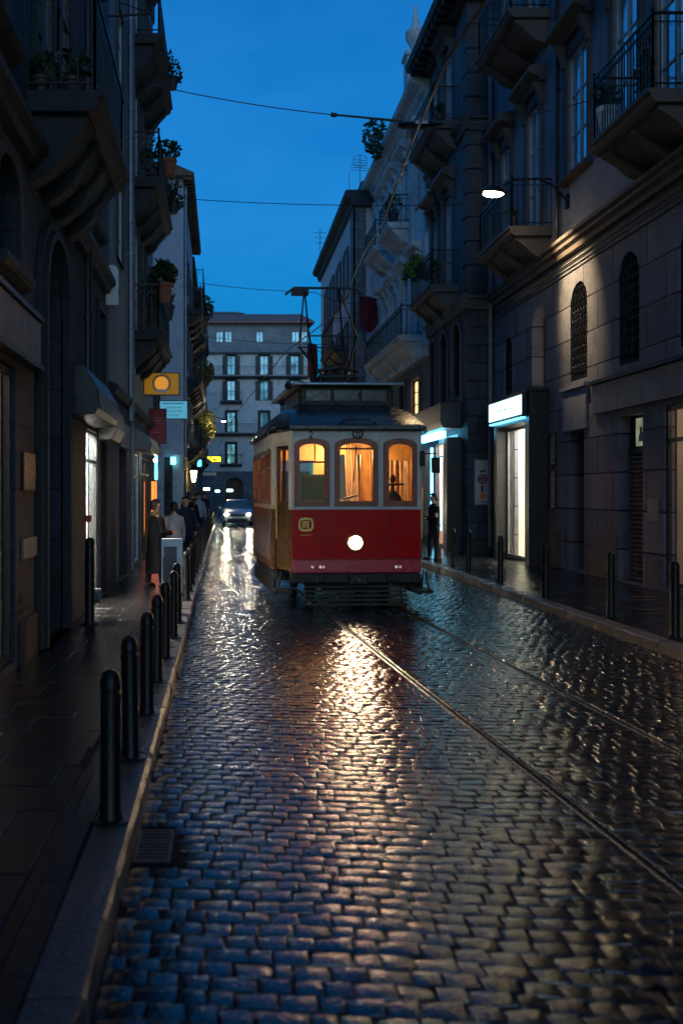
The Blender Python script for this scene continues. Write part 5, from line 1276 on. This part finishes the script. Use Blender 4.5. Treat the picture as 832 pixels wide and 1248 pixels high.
# pantograph
PG = thing('pantograph', 'folding current collector frame standing on the tram roof', 'pantograph', FT(-.05, 2.2, 3.6)) if False else None
mb = MB()
b0 = 3.63
for u, w in ((-.3, 1.7), (.3, 1.7), (-.3, 2.6), (.3, 2.6)): mb.tube([FT(u, w, b0 - .03), FT(u, w, b0 + .16)], .045, 8); mb.tube([FT(u, w, b0 + .03), FT(u, w, b0 + .06)], .07, 8)
for z in (b0 + .16,): 
    mb.tube([FT(-.34, 1.7, z), FT(.34, 1.7, z)], .03, 6).tube([FT(-.34, 2.6, z), FT(.34, 2.6, z)], .03, 6).tube([FT(-.3, 1.6, z), FT(-.3, 2.7, z)], .03, 6).tube([FT(.3, 1.6, z), FT(.3, 2.7, z)], .03, 6)
mb.tube([FT(-.36, 1.75, z + .1), FT(0, 1.7, z + .16), FT(.36, 1.75, z + .1)], .03, 6).fbox(FT, -.2, .2, 1.9, 2.4, z - .08, z + .08)
for u in (-.15, .02, .17): mb.tube([FT(u, 1.9, z + .02), FT(u, 1.9, z + .2)], .03, 6)
pan_ = mb.build('pantograph', M['tblack'], T)
mb = MB(); zz = b0 + .18; zk = 4.45; zh = 5.36
for s in (-1, 1):
    mb.tube([FT(s * .26, 1.75, zz), FT(s * .40 - .12, 2.8, zk)], .02, 5).tube([FT(s * .26, 2.5, zz), FT(s * .40 - .12, 1.5, zk)], .02, 5)
    mb.tube([FT(s * .40 - .12, 2.8, zk), FT(s * .3 - .22, 2.15, zh)], .016, 5).tube([FT(s * .40 - .12, 1.5, zk), FT(s * .3 - .22, 2.1, zh)], .016, 5)
mb.tube([FT(-.52, 2.8, zk), FT(.28, 2.8, zk)], .014, 5).tube([FT(-.52, 1.5, zk), FT(.28, 1.5, zk)], .014, 5)
mb.build('arm', M['tblack'], pan_)
MB().tube([FT(-.85, 2.12, zh - .1), FT(-.70, 2.12, zh + .02), FT(.36, 2.12, zh + .02), FT(.5, 2.12, zh - .08)], .022, 6).fbox(FT, -.74, -.45, 2.05, 2.19, zh - .11, zh + .0).build('collector_bar', M['tblack'], pan_)
# headlight
hl = MB().lathe(FT(-.03, -.005, 1.06), [(.135, 0), (.135, .05), (.12, .075), (.105, .075), (.1, .03)], 24, (.05, -1, 0)).build('headlight', M['brass'], T, smooth=True)
MB().lathe(FT(-.03, -.02, 1.06), [(.098, 0), (.095, .02), (.07, .045), (.01, .055)], 24, (.05, -1, 0)).build('lens', emit('headlight_lens', (1, .80, .52), 30), hl, smooth=True)
lamp('headlight_beam', FT(-.03, -.22, 1.06), 22, (1, .70, .42), .08, T, 'SPOT', (R(-82), 0, R(-8)), 80)
# marker lights
for u, m in ((-.68, 'c'), (-.56, 'w'), (-.51, 'c'), (.60, 'w'), (.66, 'c')):
    ml = MB().lathe(FT(u, -.012, .69), [(.036, 0), (.036, .03), (.028, .035)], 12, (.05, -1, 0)).build('marker_light', M['greymetal'], T)
    MB().ball(FT(u, -.045, .69), .024, .012, .024, 10, 6).build('lens', emit('marker_' + m, (1, .75, .7) if m == 'w' else (.9, .4, .35), .12), ml)
mb = MB()
for u_ in (.52, 1.455): mb.fbox(F1, u_, u_ + .007, -.004, -.0005, .80, 1.54)
mb.fbox(F1, .0, L1, -.016, -.0005, .792, .806)
mb.build('panel_seam', M['tframe2'], T)
mb = MB()
for i_ in range(22):
    for z_ in (.83, 1.52): mb.ball(F1(.04 + i_ * .09, -.002, z_), .006, .004, .006, 6, 4)
mb.build('rivets', M['red'], T)
# gilt emblem: rounded ring with upright strokes
FE_ = Frame(*F1(0, -.0065, 0)[:2], F1.u, F1.w)
def rr(cx, cz, a, b, n=24, p=3.2):
    return [(cx + a * math.copysign(abs(math.cos(t)) ** (2 / p), math.cos(t)), cz + b * math.copysign(abs(math.sin(t)) ** (2 / p), math.sin(t))) for t in [math.tau * i / n for i in range(n)]]
mb = MB().fring(FE_, rr(.21, 1.335, .115, .105), rr(.21, 1.335, .085, .075), -.006, .004)
mb.fbox(FE_, .155, .175, -.006, .004, 1.28, 1.37).fbox(FE_, .19, .215, -.006, .004, 1.29, 1.385).fbox(FE_, .23, .25, -.006, .004, 1.27, 1.37).fbox(FE_, .15, .255, -.007, .004, 1.372, 1.388).fbox(FE_, .12, .30, -.004, .004, 1.17, 1.178)
mb.build('emblem', M['brass'], T)
# small numeral hook and round crest above the windows
mb = MB().tube([F1(.25, -.02, 2.73), F1(.29, -.02, 2.755), F1(.31, -.02, 2.72), F1(.28, -.02, 2.68), F1(.26, -.02, 2.655), F1(.31, -.02, 2.655)], .012, 5); mb.build('number', M['tblack'], T)
mb = MB().tube([F1(1.0 + .075 * math.cos(a), -.025, 2.72 + .075 * math.sin(a)) for a in [math.tau * i / 18 for i in range(19)]], .013, 6).tube([F1(.97, -.025, 2.77), F1(.99, -.025, 2.68), F1(1.03, -.025, 2.68), F1(1.03, -.025, 2.73), F1(.99, -.025, 2.74)], .010, 5)
mb.build('crest', M['tblack'], T)
# mirror lamp box on the right
mb = MB().fbox(FT, .97, 1.04, -.08, .02, 2.22, 2.46); mb.build('signal_box', M['tblack'], T, bevel=.01)
mb = MB().tube([FT(1.08, .1, 2.42), FT(1.24, .02, 2.42)], .015, 5).fbox(FT, 1.16, 1.28, -.03, .06, 2.12, 2.36); mb.build('mirror', M['tblack'], T, bevel=.03)
# underframe, fender, cowcatcher, wheels, steps
MB().fbox(FT, -.99, .99, -.04, .3, .44, .595).fbox(FT, -1.15, 1.15, .8, L_ - .8, .42, .6).build('bumper_beam', M['tblack'], T, bevel=.02)
MB().fbox(FT, -.14, .14, -.16, -.04, .43, .58).tube([FT(0, -.1, .5), FT(0, -.3, .48)], .04, 8).fbox(FT, .45, .6, -.1, -.04, .48, .56).fbox(FT, -.62, -.5, -.1, -.04, .46, .56).build('coupler', M['tblack'], T, bevel=.015)
mb = MB()
for i in range(5): z = .10 + i * .065; mb.fbox(FT, -.78, .78, -.02 + i * .03, .02 + i * .03, z, z + .035)
for u in (-.7, -.25, .25, .7): mb.tube([FT(u, -.01, .08), FT(u, .16, .44)], .02, 5)
mb.build('lifeguard', M['tblack'], T)
for s in (-1, 1): MB().fbox(FT, s * 1.1 - .14, s * 1.1 + .14, .22, .72, .26, .31).tube([FT(s * 1.18, .25, .3), FT(s * 1.12, .25, .6)], .015, 5).tube([FT(s * 1.18, .69, .3), FT(s * 1.2, .69, .6)], .015, 5).fbox(FT, s * 1.17 - .02, s * 1.17 + .02, .75, L_ - .8, .18, .42).build('step', M['tblack'], T)
for w in (1.55, 3.75):
    for s in (-1, 1):
        wh = MB().lathe(FT(s * .61 + .05, w, .34), [(.30, 0), (.34, .01), (.32, .03), (.32, .11), (.26, .12)], 24, (1, .05, 0)).build('wheel', M['tblack'], T, smooth=True)
        MB().lathe(FT(s * .61 + .06, w, .34), [(.07, -.03), (.07, .15)], 12, (1, .05, 0)).build('hub', M['greymetal'], wh)
MB().fbox(FT, -.3, .7, 1.2, 4.1, .2, .44).build('truck_frame', M['tblack'], T)
# driver
# ================================================================== PEOPLE
def skinned(name, pts, edges, rad, m, parent, root=0, sub=2):
    o0 = wloc(parent)
    me = bpy.data.meshes.new(name); me.from_pydata([tuple(Vector(p) - o0) for p in pts], edges, [])
    me.materials.append(m); o = bpy.data.objects.new(name, me); COL.objects.link(o); o.parent = parent
    md = o.modifiers.new('skin', 'SKIN'); md.use_smooth_shade = True
    sv = me.skin_vertices[0].data if me.skin_vertices else None
    for i, r in enumerate(rad):
        sv[i].radius = (r, r) if not isinstance(r, tuple) else r
        sv[i].use_root = (i == root)
    s = o.modifiers.new('sub', 'SUBSURF'); s.levels = sub; s.render_levels = sub
    return o
def person(label, x, y, z, H, yaw, coat='cloth_dark', legs='cloth_navy', hair='hair', long=False, stride=.12, bag=False, scarf=False, arm='down', seated=False, group=None):
    t = thing('person', label, 'person', (x, y, z), group)
    c, s = math.cos(yaw), math.sin(yaw)
    k = H / 1.75
    def P(a, b, h): return (x + (a * c - b * s) * k, y + (a * s + b * c) * k, z + h * k)    # a = right, b = forward
    # body: one skinned figure, pelvis root
    st = stride
    hand = {'down': [(.25, .02, 1.12), (.27, .08, .88), (.27, .12, .80)], 'fwd': [(.25, .05, 1.12), (.18, .28, 1.10), (.14, .36, 1.12)]}[arm]
    pts = [P(0, 0, .95), P(0, 0, 1.15), P(0, .0, 1.36), P(0, .01, 1.47), P(0, .02, 1.54), P(0, .03, 1.64), P(0, .03, 1.71)]
    rad = [.125, .115, .125, .055, .055, .095, .07]
    ed = [(0, 1), (1, 2), (2, 3), (3, 4), (4, 5), (5, 6)]
    for sd in (-1, 1):
        n = len(pts); f = st * sd
        pts += [P(sd * .09, f * .1, .86), P(sd * .10, f * .55 + .03, .48), P(sd * .10, f, .09), P(sd * .11, f + .13, .035)]
        rad += [.085, .055, .038, .032]; ed += [(0, n), (n, n + 1), (n + 1, n + 2), (n + 2, n + 3)]
        n = len(pts); hh = hand
        pts += [P(sd * .17, 0, 1.41)] + [P(sd * a, b, h) for a, b, h in hh]
        rad += [.055, .042, .030, .028]; ed += [(2, n), (n, n + 1), (n + 1, n + 2), (n + 2, n + 3)]
    rad = [r * k for r in rad]
    body = skinned('body', pts, ed, rad, M['skin'], t)
    # fingers
    mb = MB()
    for sd in (-1, 1):
        a, b, h = hand[-1]; dn = arm == 'down'
        for q in range(4):
            L = (.075, .085, .08, .062)[q]; off = (q - 1.5) * .018
            if dn: mb.tube([P(sd * a, b + off, h), P(sd * a, b + off + .01, h - L * .6), P(sd * (a - .015), b + off + .015, h - L)], .008 * k, 6)
            else: mb.tube([P(sd * a, b, h + off), P(sd * (a - .01), b + L * .6, h + off), P(sd * (a - .03), b + L, h + off - .01)], .008 * k, 6)
        mb.tube([P(sd * a, b + .02, h + .01), P(sd * (a - .02), b + .05, h - .02), P(sd * (a - .025), b + .06, h - .045)], .009 * k, 6)
    # nose, ears, eyes
    mb.ball(P(0, .135, 1.63), .016 * k, .022 * k, .025 * k, 8, 6)
    for sd in (-1, 1): mb.ball(P(sd * .095, .03, 1.635), .014 * k, .02 * k, .03 * k, 8, 6)
    mb.build('face_and_fingers', M['skin'], t, smooth=True)
    mb = MB()
    for sd in (-1, 1): mb.ball(P(sd * .035, .118, 1.655), .012 * k, .008 * k, .007 * k, 8, 5)
    mb.ball(P(0, .118, 1.59), .024 * k, .008 * k, .006 * k, 8, 5); mb.build('eyes_and_mouth', M['hair'], t)
    # hair cap
    mb = MB(); rg = []
    for zz, rx, ry, oy in ((1.56, .085, .06, -.035), (1.62, .105, .085, -.02), (1.68, .108, .10, -.005), (1.73, .095, .098, .012), (1.77, .06, .065, .015), (1.785, .015, .02, .015)):
        rg.append([P(rx * math.cos(math.tau * i / 16), oy + ry * math.sin(math.tau * i / 16) * (1 if math.sin(math.tau * i / 16) < 0 or zz > 1.7 else .35), zz + random.uniform(-.004, .004)) for i in range(16)])
    mb.loft(rg).build('hair', M[hair], t, smooth=True)
    # coat
    hem = .30 if long else .82
    prof = [(hem, .25 if long else .19, .20 if long else .14), (hem + .12, .245 if long else .19, .19 if long else .14), (.72 if long else .9, .21, .165), (.95, .19, .15), (1.10, .175, .14), (1.28, .20, .145), (1.40, .205, .125), (1.455, .14, .09), (1.50, .075, .07)]
    rg = []
    for i, (zz, rx, ry) in enumerate(prof):
        fold = .05 if zz < .9 else .015
        rg.append([P(rx * math.cos(a) * (1 + fold * math.sin(a * 7 + i)), ry * math.sin(a) * (1 + fold * math.sin(a * 5 + 1)), zz) for a in [math.tau * q / 28 for q in range(28)]])
    ct = MB().loft(rg).build('coat', M[coat], t, smooth=True)
    mb = MB()
    for sd in (-1, 1):
        a = [(sd * .165, 0, 1.42)] + [(sd * q[0], q[1], q[2]) for q in hand[:2]]
        a2 = []
        for u, v in zip(a, a[1:]):
            for tt in (0, .5): a2.append(tuple(u[i] + (v[i] - u[i]) * tt for i in range(3)))
        a2.append(a[-1])
        mb.tube([P(*q) for q in a2], [w * k for w in (.075, .068, .062, .054, .046)], 12)
    mb.build('sleeves', M[coat], t, smooth=True)
    if not long or True:
        mb = MB()
        for sd in (-1, 1):
            f = st * sd; mb.tube([P(sd * .09, f * .1, .88), P(sd * .10, f * .35 + .01, .66), P(sd * .10, f * .55 + .03, .48), P(sd * .10, f * .8, .28), P(sd * .10, f, .10)], [w * k for w in (.105, .085, .07, .062, .058)], 12)
        mb.build('trousers', M[legs], t, smooth=True)
        mb = MB()
        for sd in (-1, 1):
            f = st * sd; rg = [[P(sd * .105 + .045 * w * math.cos(a), f + .05 + .13 * w * math.sin(a), h) for a in [math.tau * q / 12 for q in range(12)]] for h, w in ((0.0, 1), (.04, 1.02), (.07, .8), (.10, .45))]
            mb.loft(rg)
        mb.build('shoes', M['iron'], t, smooth=True)
    if scarf:
        mb = MB(); 
        mb.loft([[P(r * 1.3 * math.cos(a), .01 + r * math.sin(a), h) for a in [math.tau * q / 16 for q in range(16)]] for h, r in ((1.42, .10), (1.45, .12), (1.50, .10), (1.54, .065))])
        for sd in (.09,): mb.loft([[P(sd + u + .02 * i, .14 + v + .012 * math.sin(i * 1.7), 1.44 - i * .17) for u, v in ((-.05, 0), (.05, 0), (.05, .03), (-.05, .03))] for i in range(6)])
        for sd in (-.16,): mb.loft([[P(sd + u - .012 * i, -.06 - v - .01 * i, 1.44 - i * .15) for u, v in ((-.06, 0), (.06, 0), (.06, .05), (-.06, .05))] for i in range(7)])
        mb.build('scarf', M['cloth_olive'], t, smooth=True)
    if bag:
        bg_ = thing('handbag', 'dark shoulder bag hanging at the hip of ' + bag, 'bag', P(-.30, 0, .8))
        mb = MB().fplate(Frame(*P(-.30, 0, 0)[:2], (-s, c), (-c, -s)), [(-.16 * k, z + .72 * k), (.16 * k, z + .72 * k), (.13 * k, z + 1.0 * k), (-.13 * k, z + 1.0 * k)], -.05, .05); mb.build('pouch', M['cloth_dark'], bg_, bevel=.02)
        MB().tube([P(-.30, -.1, .98), P(-.24, -.04, 1.25), P(-.16, 0, 1.50), P(-.22, .06, 1.25), P(-.30, .1, .98)], .012, 5).build('strap', M['cloth_dark'], bg_)
    return t
pav = .121
person('woman in a long black coat and olive scarf standing by the left shops', -1.22, 17.6, pav, 1.56, R(-65), long=True, scarf=True, arm='fwd', bag='the woman in the long black coat')
person('person in a pale blue jacket just behind the woman in black', -.98, 19.6, pav, 1.50, R(30), 'cloth_pale', stride=.1)
person('person in dark clothes standing behind the pale blue jacket', -.86, 22.6, pav, 1.62, R(170), 'cloth_navy')
person('dark-clothed pedestrian farther along the left kerb bollards', -.95, 27.5, pav, 1.70, R(10), 'cloth_dark')
person('distant walker in navy on the left pavement', -1.15, 33, pav, 1.72, R(180), 'cloth_navy')
person('distant walker in a pale top near the lit far shops', -.95, 38, pav, 1.68, R(190), 'cloth_pale')
person('far pedestrian in black before the lantern', -1.2, 43, pav, 1.75, R(5), 'cloth_dark')
person('tiny pedestrian near the far end of the left pavement', -1.0, 52, pav, 1.70, R(180), 'cloth_navy')
person('person in dark clothes on the right pavement beside the tram', 4.98 + .35, 24.9, pav, 1.68, R(100), 'cloth_dark', arm='fwd', stride=.1)
0 and person('tram driver in dark clothes standing behind the middle window', *FT(.15, .62, .68), 1.55, R(183), 'cloth_dark', arm='fwd', stride=.02)

# ================================================================== CAR
C = thing('car', 'pale hatchback with both headlights on driving up the wet street', 'car', (.78, 55, 0))
cx = .80
def crow(y, z0, z1, zs, w0, w1, wr, zr):
    return [(cx - w0, y, z0), (cx - w1, y, z1), (cx - w1 * .98, y, zs), (cx - wr, y, zr), (cx + wr, y, zr), (cx + w1 * .98, y, zs), (cx + w1, y, z1), (cx + w0, y, z0)]
body = [crow(54.9, .30, .55, .62, .70, .74, .66, .66), crow(55.05, .20, .5, .72, .82, .86, .72, .78), crow(55.5, .2, .5, .84, .84, .88, .76, .92), crow(56.0, .2, .5, .90, .84, .88, .76, .98),
        crow(57.8, .2, .5, .92, .84, .88, .78, 1.0), crow(58.6, .2, .5, .90, .84, .88, .76, .98), crow(58.9, .3, .5, .8, .74, .8, .66, .86)]
silver = solid('pale_car_paint', (.42, .46, .52), .2, .5, .05, 3, 0)
MB().loft(body).build('body', silver, C, smooth=True, bevel=.02)
cab = [[(cx - .76, 55.95, .97), (cx - .60, 56.0, .975), (cx + .60, 56.0, .975), (cx + .76, 55.95, .97)][0:4]]
cab = [[(cx - a, y, z), (cx + a, y, z), (cx + b, y2, z2), (cx - b, y2, z2)] for a, y, z, b, y2, z2 in ((.78, 56.0, .96, .78, 58.7, .96), (.62, 56.75, 1.43, .62, 58.3, 1.43))]
MB().loft(cab).build('cabin_glass', solid('car_glass', (.10, .16, .22), .05, 0, .1, 2, 0, spec=1), C)
MB().loft([[(cx - .63, 56.68, 1.42), (cx + .63, 56.68, 1.42), (cx + .63, 58.35, 1.42), (cx - .63, 58.35, 1.42)], [(cx - .56, 56.85, 1.48), (cx + .56, 56.85, 1.48), (cx + .56, 58.2, 1.48), (cx - .56, 58.2, 1.48)]]).build('car_roof', silver, C)
MB().box(cx - .42, cx + .42, 54.86, 54.93, .56, .66).box(cx - .55, cx + .55, 54.87, 54.95, .28, .42).build('grille', M['iron'], C)
MB().box(cx - .26, cx + .26, 54.84, 54.862, .43, .54).build('licence_plate', M['white_paint'], C)
hb = emit('car_headlight', (1, .86, .62), 35)
for s in (-1, 1):
    h_ = MB().ball((cx + s * .62, 54.98, .66), .17, .10, .09, 14, 8).build('headlight', M['greymetal'], C, smooth=True)
    MB().ball((cx + s * .62, 54.91, .66), .12, .06, .07, 14, 8).build('lens', hb, h_, smooth=True)
    lamp('car_beam', (cx + s * .62, 54.7, .66), 40, (1, .80, .52), .08, C, 'SPOT', (R(-87), 0, 0), 60)
    MB().box(cx + s * .98 - .08, cx + s * .98 + .08, 56.25, 56.35, .95, 1.08).build('mirror', silver, C, bevel=.02)
    for w in (55.7, 58.1):
        wl = MB().lathe((cx + s * .78 - .1, w, .31), [(.2, 0), (.31, .01), (.31, .19), (.2, .2)], 20, (1, 0, 0)).build('wheel', M['iron'], C, smooth=True)
        MB().lathe((cx + s * .78 - .105, w, .31), [(.18, 0), (.18, .21)], 12, (1, 0, 0)).build('rim', M['greymetal'], wl)

# ================================================================== WIRES
def wire(label, pts, r=.012, cat='cable', name='overhead_wire', sag=0, n=16, m='wire'):
    P = []
    for a, b in zip(pts, pts[1:]):
        for i in range(n):
            t = i / n; P.append(tuple(a[j] + (b[j] - a[j]) * t - (sag * 4 * t * (1 - t) if j == 2 else 0) for j in range(3)))
    P.append(pts[-1])
    return tag(MB().tube(P, r, 5).build(name, M[m]), label, cat)
a = at(205, 107, 20.5); l0 = (-2.0, 20.5, a[2] + .2); m0 = at(403, 139, 20.5); m1 = at(530, 150, 20.5); r1 = (7.6, 20.5, 10.0)
wire('span wire crossing the street with a thick black insulator rod', [l0, m0], .011, sag=.08)
wire('span wire running from the hanging street lamp to the right facade', [m1, r1], .011, sag=.12)
tag(MB().tube([m0, at(410, 140, 20.5)], .045, 8).tube([m0, at(490, 147, 20.5)], .024, 6).build('insulator_rod', M['wire']), 'thick black insulator rod in the nearest span wire', 'insulator')
hlamp = thing('hanging_lamp', 'unlit flat black street luminaire hung on the nearest span wire', 'street lamp', at(510, 152, 20.5))
x0, y0, z0 = at(484, 154, 20.5); x1, _, z1 = at(537, 149, 20.5)
MB().loft([[(x0 + i * (x1 - x0) / 6, 20.5 + .12 * math.cos(k), z1 - .06 + (.075 if 0 < i < 6 else .03) * math.sin(k)) for k in [math.tau * q / 10 for q in range(10)]] for i in range(7)]).build('housing', M['iron'], hlamp, smooth=True)
MB().box(x0 + .35, x0 + .6, 20.36, 20.40, z1 - .07, z1 - .01).build('clip', M['pipe'], hlamp)
MB().tube([m0, at(484, 148, 20.5), at(530, 148, 20.5)], .012, 5).build('hanger', M['wire'], hlamp)
wire('higher span wire across the middle of the street', [(-1.9, 34, 12.05), (6.9, 28.2, 10.1)], .013, sag=.12)
wire('far span wire above the tram toward the beige house', [(-2.0, 47, 12.0), at(384, 356, 45.5), (6.0, 46, 10.7)], .016, sag=.1)
wire('faint farther span wire beyond the pink house', [(-1.6, 50, 9.9), (6.0, 50, 9.4)], .014, sag=.15)
wire('tram contact wire climbing from the pantograph toward the upper right', [(2.95, 3.0, 6.6), at(545, 72, 9.5), at(505, 165, 11.8), at(467, 270, 15.0), at(442, 310, 16.8), at(413, 380, 20.5), (1.7, 27, 5.7), (.6, 48, 5.7), (-.5, 90, 5.9)], .015, n=6, m='copper')
# conduit brackets and the small bracket above the left pavement
tag(MB().tube([FL(17.1, 0, 10.1), FL(17.1, -.75, 10.15)], .018, 5).tube([FL(17.1, -.2, 10.35), FL(17.1, -.75, 10.15)], .012, 5).build('wall_bracket', M['iron']), 'thin iron bracket arm beside the upper left drainpipe', 'bracket')
